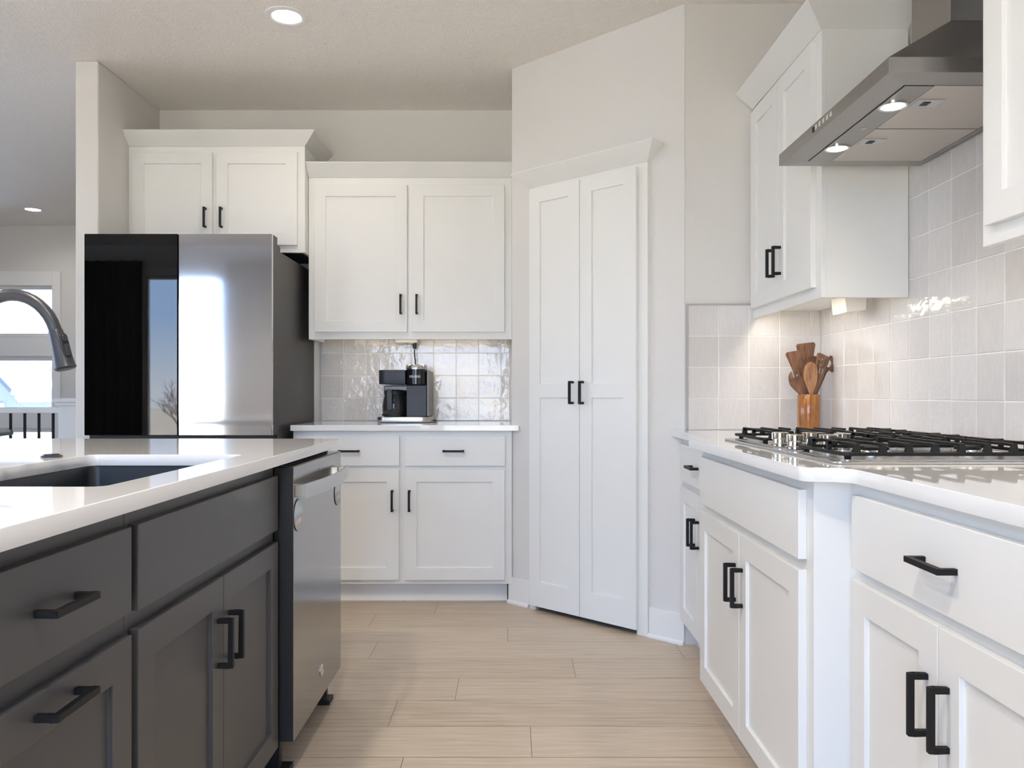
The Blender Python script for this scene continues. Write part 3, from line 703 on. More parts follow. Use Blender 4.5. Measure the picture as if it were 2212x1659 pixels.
def grate(x0, x1, y0, y1, n, gap, label=None):
    mb = MB(); zr0, zr1, zt0, zt1 = 0.0165, 0.0245, 0.0375, 0.0445; w2 = 0.0042
    me_ = MB()
    # low ring
    out = rrect(x0, x1, y0, y1, 0.02); inn = rrect(x0 + 0.012, x1 - 0.012, y0 + 0.012, y1 - 0.012, 0.012)
    N = len(out)
    vs_ = [(p[0], p[1], zr0) for p in out] + [(p[0], p[1], zr1) for p in out] + [(p[0], p[1], zr1) for p in inn] + [(p[0], p[1], zr0) for p in inn]
    fs_ = []
    for i in range(N):
        j = (i + 1) % N
        for a in range(4): fs_.append((a * N + i, a * N + j, ((a + 1) % 4) * N + j, ((a + 1) % 4) * N + i))
    mb.add(vs_, fs_)
    # fingers along y: post up at each end, bar running inwards
    for k_ in range(n):
        x = x0 + 0.035 + (x1 - x0 - 0.07) * k_ / (n - 1)
        ym = (y0 + y1) / 2
        long_ = any(abs(x - bx_) < 0.030 for bx_ in gap)
        for sgn, ye in ((1, y0), (-1, y1)):
            yi = ym - sgn * (0.045 if long_ else 0.0006)
            ys = sorted((ye + sgn * 0.0047, yi)); mb.box(x - w2, x + w2, ys[0], ys[1], zt0, zt1)
            pa = ye + sgn * 0.002; pb = ye + sgn * 0.018; pb2 = ye + sgn * 0.012
            mb.add([(x - w2 - 0.004, pa, zr1 - 0.002), (x + w2 + 0.004, pa, zr1 - 0.002), (x + w2 + 0.004, pb, zr1 - 0.002), (x - w2 - 0.004, pb, zr1 - 0.002),
                    (x - w2 - 0.0007, pa + sgn * 0.001, zt1 - 0.0005), (x + w2 + 0.0007, pa + sgn * 0.001, zt1 - 0.0005), (x + w2 + 0.0007, pb2, zt1 - 0.0005), (x - w2 - 0.0007, pb2, zt1 - 0.0005)],
                   [(0, 3, 2, 1), (4, 5, 6, 7), (0, 1, 5, 4), (1, 2, 6, 5), (2, 3, 7, 6), (3, 0, 4, 7)])
    # fingers along x at the front and back sides
    for y in (y0 + (y1 - y0) * 0.33, y0 + (y1 - y0) * 0.67):
        for sgn, xe in ((1, x0), (-1, x1)):
            xs_ = sorted((xe + sgn * 0.004, xe + sgn * 0.10)); mb.box(xs_[0], xs_[1], y - w2, y + w2, zt0, zt1)
            xs_ = sorted((xe + sgn * 0.003, xe + sgn * 0.014)); mb.box(xs_[0], xs_[1], y - w2, y + w2, zr1 - 0.002, zt1)
    # centre spine
    mb.box(x0 + 0.06, x1 - 0.06, (y0 + y1) / 2 - w2, (y0 + y1) / 2 + w2, zt0, zt1 - 0.001) if not gap else None
    for fx in (x0 + 0.02, x1 - 0.02):
        for fy in (y0 + 0.02, y1 - 0.02): mb.box(fx - 0.006, fx + 0.006, fy - 0.006, fy + 0.006, 0.0085, zr0 + 0.002)
    return mb.build('grate', 'iron', ct, bevel=0.001, seg=1)
grate(0.735, 1.215, 2.325, 2.612, 8, (0.86, 1.09))
grate(0.735, 1.215, 1.750, 2.037, 8, (0.86, 1.09))
grate(0.955, 1.215, 2.041, 2.321, 5, (1.06,))
kn = None
for i, (x, y) in enumerate(((0.763, 2.240), (0.763, 2.120), (0.851, 2.240), (0.851, 2.120), (0.915, 2.180))):
    mb = MB().lathe([(0.025, 0.0), (0.025, 0.004), (0.0205, 0.006), (0.020, 0.017), (0.0228, 0.020), (0.0228, 0.034), (0.0215, 0.036), (0.0, 0.036)], (0, 0, 0), 28)
    kb = mb.build('knob', 'knob', ct, smooth=30, loc=(x, y, 0.0096))
    MB().box(-0.0235, 0.0235, -0.0035, 0.0035, 0.016, 0.0355).build('grip', 'knob', kb, bevel=0.001, rot=(0, 0, 0.0))

# ------------------------------------------------------------------ utensils
cxu, cyu = 1.212, 3.215
cr_ = thing('utensil_holder', 'orange-brown cylindrical wooden utensil holder in the tiled corner', 'utensil holder', (cxu, cyu, ZR))
MB().lathe([(0.0, 0.0), (0.043, 0.0), (0.0445, 0.002), (0.0445, 0.150), (0.043, 0.152), (0.039, 0.152), (0.038, 0.149), (0.038, 0.008), (0.0, 0.008)], (0, 0, 0), 40).build('body', 'teak', cr_, smooth=40)
def oval(cx, cz, a, b, n=28, sq=2.0):
    p = []
    for i in range(n):
        t = 2 * PI * i / n; c, s = math.cos(t), math.sin(t)
        p.append((cx + a * math.copysign(abs(c) ** (2 / sq), c), cz + b * math.copysign(abs(s) ** (2 / sq), s)))
    return p
def slot(cx, z0, z1, w_): return [(cx - w_, z0), (cx + w_, z0), (cx + w_, z1), (cx - w_, z1)][::-1]
def utensil(name, label, loops, hlen, tilt, lean, off, mat, th=0.007, dish=0.0, turn=0.0):
    """Head outline in local x-z above z=hlen; the handle runs from z=0 up to the head."""
    me = curve_mesh(name, loops, th, 0.0015)
    bm = bmesh.new(); bm.from_mesh(me)
    bm.transform(Matrix.Rotation(R(90), 4, 'X'))
    zs = [v.co.z for v in bm.verts]; zl, zh = min(zs), max(zs)
    for v in bm.verts:
        if dish: v.co.y += dish * ((v.co.x / 0.035) ** 2 - 0.5) * 1.0
    bm.to_mesh(me); bm.free()
    mb = MB(); mb.tube([(0, 0, 0), (0, 0, hlen * 0.5), (0, 0, hlen + 0.012)], [0.0055, 0.0065, 0.0070], 10)
    hm = mb.mesh('h'); bm = bmesh.new(); bm.from_mesh(me); bm.from_mesh(hm); bm.to_mesh(me); bm.free(); bpy.data.meshes.remove(hm)
    o = link(name, me, mat, smooth=40)
    o.location = (cxu + off[0], cyu + off[1], ZR + 0.012)
    o.rotation_euler = (R(lean), R(tilt), R(turn))
    return tag(o, label, 'utensil', 'wooden utensils in the holder')
def drop(zn, zt, w_, sq=2.0, n=26):
    # head outline swelling from a narrow neck at zn to its widest about 62 % up, round at the top
    L = zt - zn; right = []
    for i in range(n + 1):
        t = i / n
        if t < 0.62:
            u = t / 0.62; x = 0.0075 + (w_ - 0.0075) * (u * u * (3 - 2 * u)) ** 0.9
        else:
            u = (t - 0.62) / 0.38; x = w_ * max(0.0, 1 - u ** 2.2) ** 0.5
        right.append((x, zn + L * t))
    return right + [(-x, z) for x, z in reversed(right[:-1])]
def drop_notched(zn, zt, w_, cuts, hw, zb):
    p = drop(zn, zt, w_, n=60); out = []
    top = lambda x: min(zt, max(q[1] for q in p if abs(q[0]) >= abs(x)) )
    i = 0; done = set()
    for q in p:
        hit = None
        if q[1] > zb + 0.004:
            for c in cuts:
                if abs(q[0] - c) < hw + 0.0006: hit = c
        if hit is None:
            # notches lying between the previous and this point
            if out:
                for c in sorted(cuts, reverse=True):
                    if c not in done and out[-1][0] > c > q[0] and q[1] > zb:
                        out += [(c + hw, top(c + hw)), (c + hw, zb), (c - hw, zb), (c - hw, top(c - hw))]; done.add(c)
            out.append(q)
    return out
# spatula: straight blade widening upwards
def blade(z0, z1, wb, wt, slope=0.0):
    return rounded([(-0.008, z0), (0.008, z0), (wb, z0 + 0.02), (wt, z1 + slope), (-wt, z1 - slope), (-wb, z0 + 0.02)], [0, 0, 0.01, 0.010, 0.010, 0.01], 5)
utensil('wooden_spatula', 'solid wooden spatula standing tallest at the back of the holder', [blade(0.24, 0.352, 0.022, 0.042, 0.004)], 0.245, -1, -2, (0.006, 0.020), 'walnut')
utensil('wooden_spatula', 'solid wooden spatula leaning left in the holder, above the slotted spoon', [blade(0.225, 0.325, 0.024, 0.042, -0.002)], 0.23, -12, -1, (0.014, 0.004), 'walnut')
so = oval(0, 0.225, 0.037, 0.058, 32, 2.2)
utensil('slotted_spoon', 'wooden spoon with three notches, front left in the holder', [drop_notched(0.130, 0.255, 0.036, (0.015, 0.001, -0.013), 0.0024, 0.222)], 0.135, -17, 2, (0.012, -0.006), 'walnut', dish=0.006)
utensil('wooden_spoon', 'oval streaked wooden spoon at the front centre of the holder', [drop(0.130, 0.272, 0.029)], 0.135, -1, 2, (0.001, -0.020), 'walnut2', dish=0.008)
tb = rounded([(-0.0075, 0.150), (0.0075, 0.150), (0.017, 0.205), (0.029, 0.304), (-0.027, 0.316), (-0.017, 0.205)], [0, 0, 0.05, 0.009, 0.009, 0.05], 6)
utensil('slotted_turner', 'wooden turner with three long slots, leaning right in the holder', [tb] + [slot(x, 0.232, 0.294, 0.0024) for x in (-0.012, 0.0, 0.012)], 0.155, 13, 1, (-0.016, -0.012), 'walnut')
utensil('wooden_ladle', 'round wooden ladle half hidden behind the slotted turner', [oval(0, 0.266, 0.034, 0.034, 28)], 0.235, 6, -1, (-0.008, 0.010), 'walnut', dish=0.012)
gear = []
for i in range(32):
    a = 2 * PI * i / 32; r_ = 0.036 if (i % 4) in (0, 1) else 0.027
    gear.append((r_ * math.cos(a), 0.290 + r_ * math.sin(a)))
utensil('pasta_server', 'toothed wooden pasta server at the right of the holder', [gear, oval(0, 0.292, 0.012, 0.016, 16)[::-1]], 0.255, 24, -2, (-0.028, 0.012), 'walnut', th=0.012, turn=0)

# ------------------------------------------------------------------ refrigerator
FX0, FX1, FYF = -2.066, -1.159, 3.800
fr = thing('refrigerator', 'four-door refrigerator with one black glass door and one stainless door', 'refrigerator', (FX0, FYF, 0))
FW = FX1 - FX0
MB().box(0.004, FW - 0.004, 0.098, 0.824, 0.03, 1.784).build('body', 'fridgeside', fr, bevel=0.003)
def fdoor(x0, x1, z0, z1, mat, name='door'):
    d_ = MB().box(x0, x1, 0.022, 0.090, z0, z1).build(name, 'fridgeside', fr, bevel=0.003)
    MB().box(x0, x1, 0.0, 0.022, z0, z1).build('door_panel', mat, d_, bevel=0.0025)
    return d_
g_ = 0.0025; xm = FW / 2
fdoor(0, xm - g_, 0.872, 1.846, 'blackglass'); fdoor(xm + g_, FW, 0.872, 1.846, 'steelv')
fdoor(0, xm - g_, 0.05, 0.850, 'blackglass'); fdoor(xm + g_, FW, 0.05, 0.850, 'steelv')
MB().box(0.01, FW - 0.01, 0.03, 0.098, 0.851, 0.871).build('handle_recess', 'dark', fr)
for x in (0.03, FW - 0.03 - 0.075):
    MB().box(x, x + 0.075, 0.105, 0.240, 1.784, 1.828).build('hinge_cover', 'fridgeside', fr, bevel=0.004)
    MB().box(x + 0.015, x + 0.06, 0.03, 0.110, 1.8465, 1.852).box(x + 0.02, x + 0.05, 0.090, 0.110, 1.80, 1.8465).build('hinge', 'dark', fr, bevel=0.001)

# ------------------------------------------------------------------ coffee maker
cf = thing('coffee_maker', 'black two-way coffee maker with glass carafe on the back counter', 'coffee maker', (-0.598, 4.305, ZB), 0)
cu_ = curve_mesh('base', [rrect(-0.147, 0.147, 0.0, 0.27, 0.045, 8)], 0.030, 0.003); link('base', cu_, 'steel', cf, loc=(0, 0, 0.017), smooth=40)
MB().box(-0.13, 0.13, 0.02, 0.25, 0, 0.003).build('base_pad', 'dark', cf)
MB().box(-0.130, 0.130, 0.170, 0.262, 0.032, 0.205).build('back_body', 'coffeegloss', cf, bevel=0.004)
MB().box(0.018, 0.128, 0.018, 0.172, 0.032, 0.206).build('column', 'coffee', cf, bevel=0.003)
MB().box(0.1285, 0.142, 0.03, 0.262, 0.034, 0.285).build('side_panel', 'bronze', cf, bevel=0.002)
hm_ = curve_mesh('reservoir_head', [rounded([(0.012, 0.262), (-0.138, 0.262), (-0.138, 0.006), (0.012, 0.006)], [0, 0.02, 0.045, 0.0])], 0.078, 0.002); link('reservoir_head', hm_, 'coffee', cf, loc=(0, 0, 0.251), smooth=40)
bh = MB().lathe([(0.0, 0.0), (0.050, 0.0), (0.057, 0.006), (0.057, 0.088), (0.0, 0.088)], (0, 0, 0), 40).build('brew_head', 'coffeegloss', cf, smooth=40, loc=(0.069, 0.052, 0.206))
MB().box(0.014, 0.1282, 0.053, 0.262, 0.206, 0.293).build('brew_housing', 'coffeegloss', cf, bevel=0.003)
ld = MB().lathe([(0.0585, 0.0), (0.0585, 0.020), (0.054, 0.026), (0.0, 0.027)], (0, 0, 0), 40).build('lid', 'steel', cf, smooth=40, loc=(0.069, 0.056, 0.294))
MB().tube([(-0.028, -0.050, 0.022), (-0.020, -0.0625, 0.019), (0.0, -0.0665, 0.018), (0.020, -0.0625, 0.019), (0.028, -0.050, 0.022)], 0.0045, 8).build('lid_handle', 'chrome', ld, smooth=40)
tm = text_mesh('KEURIG', 0.0175, 0.0003, spacing=1.08)
bm = bmesh.new(); bm.from_mesh(tm); bm.transform(Matrix.Rotation(R(90), 4, 'X'))
for v in bm.verts:
    a = v.co.x / 0.0572; dy = v.co.y; v.co.x = (0.0574 - dy * 0) * math.sin(a); v.co.y = -0.0574 * math.cos(a) + dy
bm.to_mesh(tm); bm.free(); link('lettering', tm, 'ltext', bh, loc=(0, 0, 0.047), rot=(0, 0, -0.06))
ca = MB().lathe([(0.0, 0.0), (0.060, 0.0), (0.066, 0.010), (0.067, 0.055), (0.060, 0.100), (0.052, 0.122), (0.050, 0.122), (0.058, 0.099), (0.065, 0.055), (0.064, 0.012), (0.058, 0.002), (0.0, 0.002)], (0, 0, 0), 36).build('carafe', 'carafe', cf, smooth=50, loc=(-0.060, 0.095, 0.036))
MB().lathe([(0.0, 0.0), (0.0565, 0.0), (0.0575, 0.020), (0.052, 0.026), (0.0, 0.027)], (0, 0, 0.118), 36).build('carafe_lid', 'dark', ca, smooth=40)
MB().lathe([(0.068, 0.0), (0.068, 0.012), (0.0665, 0.012), (0.0665, 0.0), (0.068, 0.0)], (0, 0, 0.0), 36).build('carafe_band', 'dark', ca, smooth=40)
hnd = MB().box(-0.0155, 0.0155, -0.0175, 0.0, -0.105, 0.004).box(-0.0155, 0.0155, -0.0175, 0.03, -0.006, 0.010).build('carafe_handle', 'coffee', ca, bevel=0.004, loc=(-0.014, -0.071, 0.138))
kt = text_mesh('K', 0.017, 0.0003); link('handle_letter', kt, 'dark', hnd, loc=(0.0, -0.0178, -0.083), rot=(R(90), 0, 0))
cord = MB().tube([(-0.565, 4.563, 1.3655), (-0.565, 4.563, 1.335)], [0.012, 0.011], 12).tube([(-0.565, 4.563, 1.336), (-0.566, 4.566, 1.30), (-0.563, 4.573, 1.27), (-0.560, 4.585, 1.20), (-0.558, 4.592, 1.10), (-0.56, 4.595, 0.99), (-0.555, 4.598, 0.93), (-0.52, 4.60, 0.9195), (-0.452, 4.56, 0.9195), (-0.44, 4.54, 0.9195)], 0.0035, 8)
# plug, cord and the loop lying on the counter
pc_ = cord.build('power_cord', 'dark', smooth=40); tag(pc_, 'black power cord hanging from the outlet box to the coffee maker', 'cord')

# ------------------------------------------------------------------ island (local +x = away from the camera)
IZ = PI / 2; XI = -0.660
sb = thing('sink_cabinet', 'charcoal sink base cabinet with two doors beside the dishwasher', 'cabinet', (XI, 1.3385, 0), IZ)
MB().box(0, 0.835, 0, 0.02, 0.10, 0.881).box(0, 0.02, 0.02, 0.61, 0.10, 0.881).box(0.815, 0.835, 0.02, 0.61, 0.10, 0.881).box(0.02, 0.815, 0.59, 0.61, 0.10, 0.881).box(0.02, 0.815, 0.02, 0.59, 0.10, 0.12).build('carcass', 'grey', sb, bevel=0.0012)
toe(sb, 0.835, 'grey')
fronts(sb, 'grey', [('false_front', 0.013, 0.8185, 0.701, 0.850, None), ('door', 0.013, 0.410, 0.105, 0.669, ('v', 0.378, 0.530)), ('door', 0.4125, 0.8185, 0.105, 0.669, ('v', 0.444, 0.530))])
db = thing('drawer_cabinet', 'charcoal drawer cabinet nearest the camera at the left', 'cabinet', (XI, 0.878, 0), IZ)
carcass(db, 0.459, 0.61, 0.10, 0.881, 'grey'); toe(db, 0.459, 'grey')
fronts(db, 'grey', [('drawer', 0.011, 0.449, 0.7055, 0.850, ('h', 0.230, 0.778)), ('panel_drawer', 0.011, 0.449, 0.400, 0.668, ('h', 0.230, 0.638)), ('panel_drawer', 0.011, 0.449, 0.105, 0.374, ('h', 0.230, 0.343))])
ie = MB().box(-1.30, XI, 2.800, 2.822, 0.0, 0.881).box(-1.30, -1.278, 0.878, 2.800, 0.0, 0.881).build('island_panel', 'grey', bevel=0.0015)
tag(ie, 'charcoal end and back panel of the island beyond the dishwasher', 'panel')
IX0, IX1, IY0, IY1 = -1.95, -0.618, 0.850, 2.840
SX0, SX1, SY0, SY1 = -1.120, -0.716, 1.376, 2.095
me = curve_mesh('countertop', [rrect(IX0, IX1, IY0, IY1, 0.004), rrect(SX0, SX1, SY0, SY1, 0.022)[::-1]], 0.030, 0.002)
it = link('countertop', me, 'quartz', loc=(0, 0, ZI - 0.015), smooth=30); tag(it, 'white quartz island countertop with a cut-out for the black sink', 'countertop')
# undermount sink
def ring(x0, x1, y0, y1, r, z): return [(p[0], p[1], z) for p in rrect(x0, x1, y0, y1, r, 6)]
zt = ZI - 0.0305
rings = [ring(SX0 - 0.02, SX1 + 0.02, SY0 - 0.02, SY1 + 0.02, 0.03, zt - 0.012), ring(SX0 - 0.02, SX1 + 0.02, SY0 - 0.02, SY1 + 0.02, 0.03, zt), ring(SX0 - 0.003, SX1 + 0.003, SY0 - 0.003, SY1 + 0.003, 0.025, zt), ring(SX0 - 0.001, SX1 + 0.001, SY0 - 0.001, SY1 + 0.001, 0.025, zt - 0.006),
         ring(SX0 + 0.004, SX1 - 0.004, SY0 + 0.004, SY1 - 0.004, 0.03, zt - 0.20), ring(SX0 + 0.03, SX1 - 0.03, SY0 + 0.03, SY1 - 0.03, 0.03, zt - 0.225),
         ring(SX0 + 0.03, SX1 - 0.03, SY0 + 0.03, SY1 - 0.03, 0.03, zt - 0.235), ring(SX0 - 0.008, SX1 + 0.008, SY0 - 0.008, SY1 + 0.008, 0.03, zt - 0.205)]
mb = MB(); n = len(rings[0]); vs = [p for r in rings for p in r]; fs = []
for i in range(5):
    for k_ in range(n): fs.append((i * n + k_, i * n + (k_ + 1) % n, (i + 1) * n + (k_ + 1) % n, (i + 1) * n + k_))
fs.append(tuple(5 * n + k_ for k_ in range(n)))
for k_ in range(n): fs.append((7 * n + k_, 7 * n + (k_ + 1) % n, 6 * n + (k_ + 1) % n, 6 * n + k_))
for k_ in range(n): fs.append((0 * n + k_, 0 * n + (k_ + 1) % n, 7 * n + (k_ + 1) % n, 7 * n + k_))
fs.append(tuple(6 * n + k_ for k_ in range(n)))
mb.add(vs, fs)
sk = thing('sink', 'black undermount sink set in the white island countertop', 'sink', (0, 0, 0))
mb.build('basin', 'sink', sk, smooth=40)
MB().lathe([(0.055, 0.0), (0.055, 0.003), (0.04, 0.004), (0.0, 0.001)], ((SX0 + SX1) / 2, (SY0 + SY1) / 2, zt - 0.2248), 28).build('drain', 'faucet', sk, smooth=40)
# air switch button
ab = thing('air_switch', 'small dark round button on the island counter behind the sink', 'button', (-1.176, 2.010, ZI))
MB().lathe([(0.0255, 0.0), (0.0255, 0.003), (0.023, 0.005), (0.0, 0.005)], (0, 0, 0), 28).build('flange', 'faucet', ab, smooth=40)
MB().lathe([(0.019, 0.005), (0.019, 0.0075), (0.017, 0.0085), (0.0, 0.0085)], (0, 0, 0), 28).build('push_button', 'faucet', ab, smooth=40)
# faucet
FXB, FYB_ = -1.202, 1.735
fa = thing('faucet', 'matte black pull-down faucet arching over the island sink', 'faucet', (FXB, FYB_, ZI))
MB().lathe([(0.0, 0.0), (0.028, 0.0), (0.028, 0.006), (0.023, 0.010), (0.0215, 0.08), (0.0215, 0.125), (0.017, 0.135), (0.0, 0.135)], (0, 0, 0), 28).build('base', 'faucet', fa, smooth=40)
pts = [(0, 0, 0.12), (0, 0, 0.20), (0, 0, 0.262)]
for i in range(1, 19):
    a = R(180 - 162 * i / 18); pts.append((0.100 + 0.100 * math.cos(a), 0, 0.268 + 0.112 * math.sin(a)))
MB().tube(pts, 0.0133, 20).build('spout', 'faucet', fa, smooth=60)
ex, ez = pts[-1][0], pts[-1][2]
hp = thing('spray_head', None, None); hp_ = MB().lathe([(0.0, 0.0), (0.0140, 0.0), (0.0150, -0.004), (0.0175, -0.040), (0.0215, -0.082), (0.0228, -0.086), (0.0205, -0.089), (0.0, -0.089)], (0, 0, 0), 28)
bpy.data.objects.remove(hp)
sh_ = hp_.build('spray_head', 'faucet', fa, smooth=40, loc=(ex, 0, ez), rot=(0, R(-15), 0))
MB().lathe([(0.0185, 0.0), (0.0185, -0.0012), (0.0, -0.0012)], (0, 0, -0.0888), 24).build('spray_face', 'dark', sh_)
hb = curve_mesh('button_pad', [rrect(-0.009, 0.009, -0.028, 0.028, 0.0088)], 0.006, 0.0018)
hb_ = link('button_pad', hb, 'dark', sh_, smooth=40, loc=(0.0165, -0.007, -0.040), rot=(R(90), 0, R(65)))
for z_, h_ in ((0.017, 0.008), (-0.010, 0.014)):
    q_ = curve_mesh('spray_button', [rrect(-0.006, 0.006, -h_, h_, 0.0058)], 0.005, 0.0015); link('spray_button', q_, 'faucet', hb_, smooth=40, loc=(0, z_ - 0.001, 0.004))
lv = MB().lathe([(0.0, -0.02), (0.014, -0.018), (0.0175, -0.008), (0.0175, 0.008), (0.014, 0.018), (0.0, 0.02)], (0, 0, 0), 24).tube([(0.010, 0, 0.002), (0.045, 0, 0.006), (0.094, 0, 0.012)], [0.0058, 0.0058, 0.0055], 12)
MB().tube([(0.0, 0, 0), (0.0, -0.052, 0)], 0.0125, 16).build('handle_stub', 'faucet', fa, smooth=40, loc=(0, 0, 0.068))
lv.build('lever', 'faucet', fa, smooth=40, loc=(0.012 + 0.03, -0.058, 0.068), rot=(0, 0, 0))

# ------------------------------------------------------------------ dishwasher (local +x = away from the camera)
dw = thing('dishwasher', 'stainless dishwasher with curved bar handle at the end of the island', 'dishwasher', (-0.607, 2.187, 0), IZ)
MB().box(0.004, 0.599, 0.055, 0.60, 0.10, 0.868).build('tub', 'dark', dw)
MB().box(0, 0.603, 0.003, 0.055, 0.106, 0.869).build('door', 'dark', dw, bevel=0.002)
MB().box(0, 0.603, 0.0, 0.003, 0.106, 0.869).box(0, 0.603, 0.003, 0.04, 0.8692, 0.871).build('door_skin', 'dwsteel', dw, bevel=0.001)
MB().box(0.004, 0.599, 0.058, 0.08, 0.870, 0.880).build('mounting_strip', 'dark', dw)
secs = []
for i in range(25):
    t = i / 24; x = 0.012 + 0.580 * t; bul = 0.028 + 0.020 * (1 - (2 * t - 1) ** 2); zc = 0.801; h_ = 0.0205
    secs.append([(x, -bul, zc - h_), (x, -bul - 0.003, zc), (x, -bul, zc + h_), (x, -bul + 0.010, zc + h_ - 0.002), (x, -bul + 0.010, zc - h_ + 0.002)])
hh = MB().sweep(secs).build('handle', 'steel', dw, smooth=40)
for x in (0.014, 0.560):
    MB().box(x, x + 0.030, -0.0285, 0.0005, 0.784, 0.818).build('handle_bracket', 'chrome', hh, bevel=0.002)
bd = MB().lathe([(0.0, 0.0), (0.0185, 0.0), (0.0185, 0.0025), (0.016, 0.0035), (0.0145, 0.0025), (0.0, 0.0025)], (0, 0, 0), 32).build('badge', 'chrome', dw, smooth=30, loc=(0.318, 0, 0.195), rot=(R(90), 0, 0))
MB().box(0.282, 0.290, -0.0006, 0.0005, 0.836, 0.840).build('vent_mark', 'dark', dw)
for x in (0.05, 0.555):
    MB().box(x - 0.012, x + 0.012, 0.05, 0.09, 0.012, 0.104).box(x - 0.03, x + 0.03, 0.022, 0.10, 0.0, 0.016).build('foot', 'dark', dw, bevel=0.002)
def magnet(label, yw, zw, r):
    t = thing('round_magnet', label, 'magnet', (-0.6068, yw, zw), IZ, 'round dishwasher magnets')
    def half(s):
        p = []
        for i in range(25):
            a = R(180 * i / 24); p.append((r * math.cos(a), s * r * math.sin(a)))
        return p if s > 0 else p[::-1]
    MB().lathe([(0.0, 0.0), (r * 1.03, 0.0), (r * 1.03, 0.0015), (0.0, 0.0015)], (0, 0, 0), 40).build('backing', 'dark', t, rot=(R(90), 0, 0))
    u_ = MB().prism(half(1), 0.0015, 0.0024); l_ = MB().prism(half(-1), 0.0015, 0.0024)
    a_ = u_.build('upper_half', 'mblue', t, rot=(R(90), 0, 0)); b_ = l_.build('lower_half', 'mgrey', t, rot=(R(90), 0, 0))
    link('lettering', text_mesh('Clean', r * 0.55, 0.0002), 'mtext', a_, loc=(0, r * 0.36, 0.0025))
    link('lettering', text_mesh('DIRTY', r * 0.42, 0.0002), 'mtext', b_, loc=(0, -r * 0.36, 0.0025), rot=(0, 0, PI))
magnet('blue and grey round magnet on the dishwasher, nearer the camera', 2.231, 0.731, 0.0445)
magnet('blue and grey round magnet at the far end of the dishwasher door', 2.733, 0.733, 0.0445)

# ------------------------------------------------------------------ ceiling lights
def can(label, x, y, power):
    t = thing('recessed_light', label, 'ceiling light', (x, y, CZ))
    MB().lathe([(0.094, 0.0), (0.093, -0.004), (0.072, -0.007), (0.063, -0.003), (0.063, 0.0)], (0, 0, 0), 40).build('trim_ring', 'trim', t, smooth=40)
    MB().lathe([(0.0625, -0.0005), (0.0625, -0.0022), (0.0, -0.003)], (0, 0, 0), 36).build('lens', 'lens', t, smooth=40)
    area('can_light', (x, y, CZ - 0.012), (0, 0, 0), power, 0.12, (1.0, 0.90, 0.78), spread=150)
can('round recessed ceiling light above the island, near the top of the photo', -0.997, 3.48, 3)
can('small distant recessed ceiling light in the next room at the left', -4.34, 7.13, 2)
for x, y, lb in ((-0.997, 1.4, 'added out-of-frame fill light above the near end of the island'), (-0.25, 0.5, 'added out-of-frame fill light above the aisle between island and cooktop'),
                 (-2.6, 1.4, 'added out-of-frame fill light beyond the left side of the island')): can(lb, x, y, 12)  # extra lights out of view, added to brighten the room, built like the cans

# ------------------------------------------------------------------ stair railing in the next room
YS = 5.80
pp = thing('newel_post', 'white square newel post with a moulded cap beside the wing wall', 'post', (-3.235, YS, 0))
MB().box(-0.07, 0.07, -0.07, 0.07, 0, 0.998).build('shaft', 'trim', pp, bevel=0.003)
MB().box(-0.085, 0.085, -0.085, 0.085, 0.985, 1.01).box(-0.10, 0.10, -0.10, 0.10, 1.01, 1.030).prism([(-0.10, -0.10), (0.10, -0.10), (0.10, 0.10), (-0.10, 0.10)], 1.030, 1.040).build('cap', 'trim', pp, bevel=0.006)
rl = thing('stair_railing', 'white stair handrail on slim black balusters in front of the window', 'railing', (-3.31, YS, 0))
MB().box(-2.6, 0.0, -0.032, 0.032, 0.930, 0.972).build('handrail', 'trim', rl, bevel=0.006)
MB().box(-2.6, 0.0, -0.03, 0.03, 0.0, 0.05).build('bottom_rail', 'trim', rl, bevel=0.003)
for k_ in range(24):
    x = -0.0715 - 0.1045 * k_; MB().box(x - 0.007, x + 0.007, -0.007, 0.007, 0.05, 0.930).build('baluster', 'black', rl)

# ------------------------------------------------------------------ outside and behind the camera
g1 = S_(MB().box(-60, 60, -80, 80, -5.2, -5.0).build('ground', 'white'))
g2 = S_(MB().box(-60, 30, -80, YR - 0.3, -1.2, -0.6).build('field', 'field'))
def house(label, loc, w_, d, h, rh, sid='siding', rz=0, nwin=2):
    t = thing('house', label, 'house', loc, rz)
    b_ = MB().box(-w_ / 2, w_ / 2, 0, d, 0, h).prism([(-w_ / 2, h), (w_ / 2, h), (0, h + rh)], 0, d, 'y').build('walls', sid, t)
    o_ = 0.35; k2 = rh / (w_ / 2)
    for s in (-1, 1):
        MB().prism([(0, h + rh), (s * (w_ / 2 + o_), h - k2 * o_), (s * (w_ / 2 + o_), h - k2 * o_ + 0.28), (0, h + rh + 0.28)][::s], -o_, d + o_, 'y').build('roof', 'roof', t)
    for i in range(nwin):
        x = -w_ / 2 + w_ * (i + 0.5) / nwin
        f_ = MB().box(x - 0.8, x + 0.8, -0.08, 0.0, h - 2.0, h - 0.4).build('window_frame', 'white', t)
        MB().box(x - 0.65, x + 0.65, -0.1, -0.08, h - 1.85, h - 0.55).build('pane', 'siding', f_)
    return t
house('blue-grey house with a snowy gable, left in the window view', (-27.9, 42, -5.0), 2.9, 4.5, 5.97, 1.55, nwin=1)
house('low blue-grey house with a snowy roof and windows in the view', (-30.7, 48, -5.0), 4.9, 6, 5.96, 1.38)
house('farther snowy-roofed house behind the others in the view', (-40.6, 62, -5.0), 4.4, 8, 6.9, 1.2)
house('farthest snowy-roofed house at the right of the window view', (-35.1, 60, -5.0), 3.6, 8, 6.95, 1.0)
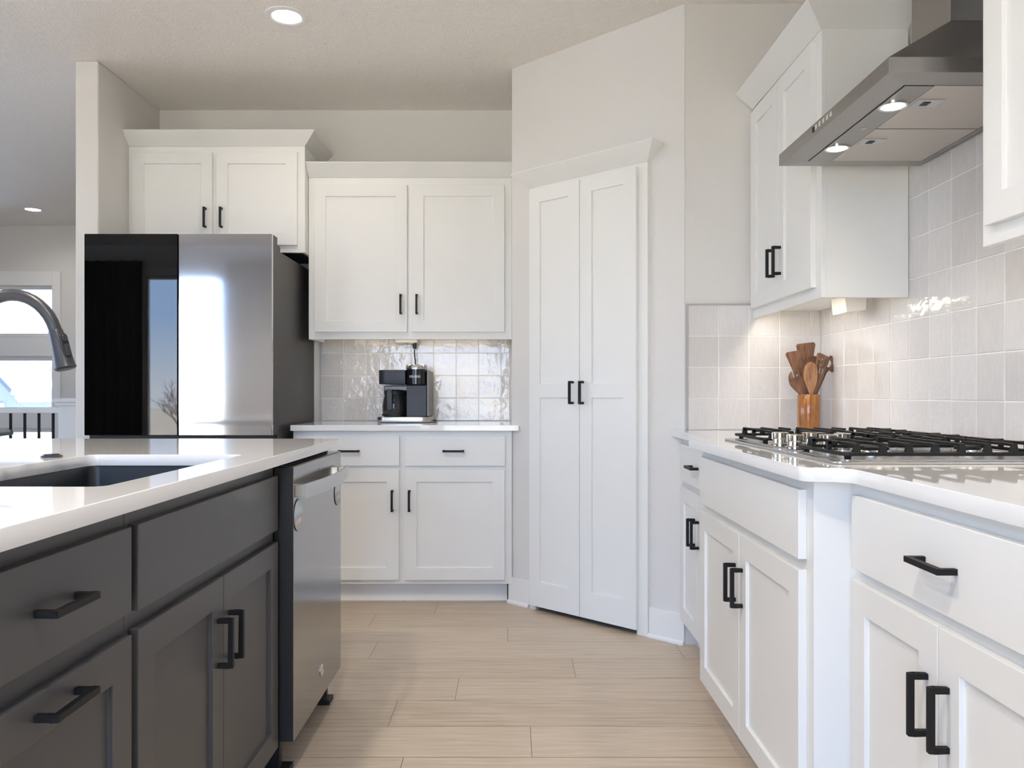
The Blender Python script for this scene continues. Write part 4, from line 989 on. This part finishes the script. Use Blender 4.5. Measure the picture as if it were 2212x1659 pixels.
def bare_tree(label, loc, H, seed, mat='bark'):
    rnd = random.Random(seed); mb = MB()
    def br(p, d, L, r, lev):
        q = p + d * L; mb.tube([p, (p + q) / 2 + Vector((rnd.uniform(-1, 1), rnd.uniform(-1, 1), 0)) * L * 0.05, q], [r, r * 0.8, r * 0.6], 6)
        if lev == 0: return
        for _ in range(4):
            nd = (d + Vector((rnd.uniform(-1, 1), rnd.uniform(-1, 1), rnd.uniform(-0.1, 0.7))) * 0.75).normalized()
            br(p + d * L * rnd.uniform(0.45, 1.0), nd, L * rnd.uniform(0.5, 0.72), r * 0.55, lev - 1)
    br(Vector((0, 0, 0)), Vector((0, 0, 1)), H * 0.38, H * 0.018, 4)
    o_ = mb.build('bare_tree', mat, loc=loc); return tag(o_, label, 'tree')
bare_tree('frosted bare tree standing in front of the snowy houses', (-17.45, 28, -5.0), 6.9, 5, 'bark')
bare_tree('leafless tree in the field, mirrored in the black refrigerator door', (-8.3, -12.5, -0.6), 2.6, 8)
def curtain(label, x0, x1, y, mat='curtain'):
    mb = MB(); n_ = 90; top, bot = 2.55, 0.02; vs = []; fs = []
    for i in range(n_ + 1):
        x = x0 + (x1 - x0) * i / n_
        for z, am in ((bot, 1.0), (1.2, 0.9), (top, 0.7)):
            yy = y + am * (0.035 * math.sin(i * 0.62) + 0.012 * math.sin(i * 1.7 + 1))
            vs += [(x, yy, z)]
    for i in range(n_):
        for k_ in range(2): fs.append((i * 3 + k_, (i + 1) * 3 + k_, (i + 1) * 3 + k_ + 1, i * 3 + k_ + 1))
    mb.add(vs, fs); o_ = mb.build('curtain', mat, smooth=60)
    m_ = o_.modifiers.new('thickness', 'SOLIDIFY'); m_.thickness = 0.003
    return tag(o_, label, 'curtain')
M['sheer'] = simple('grey_curtain', (0.82, 0.81, 0.80), 0.9)
curtain('grey hanging curtain mirrored in the stainless refrigerator door', -3.22, -2.45, YR + 0.10, 'sheer')
curtain('dark hanging curtain mirrored in the black refrigerator door', -5.3, -4.12, YR + 0.10)
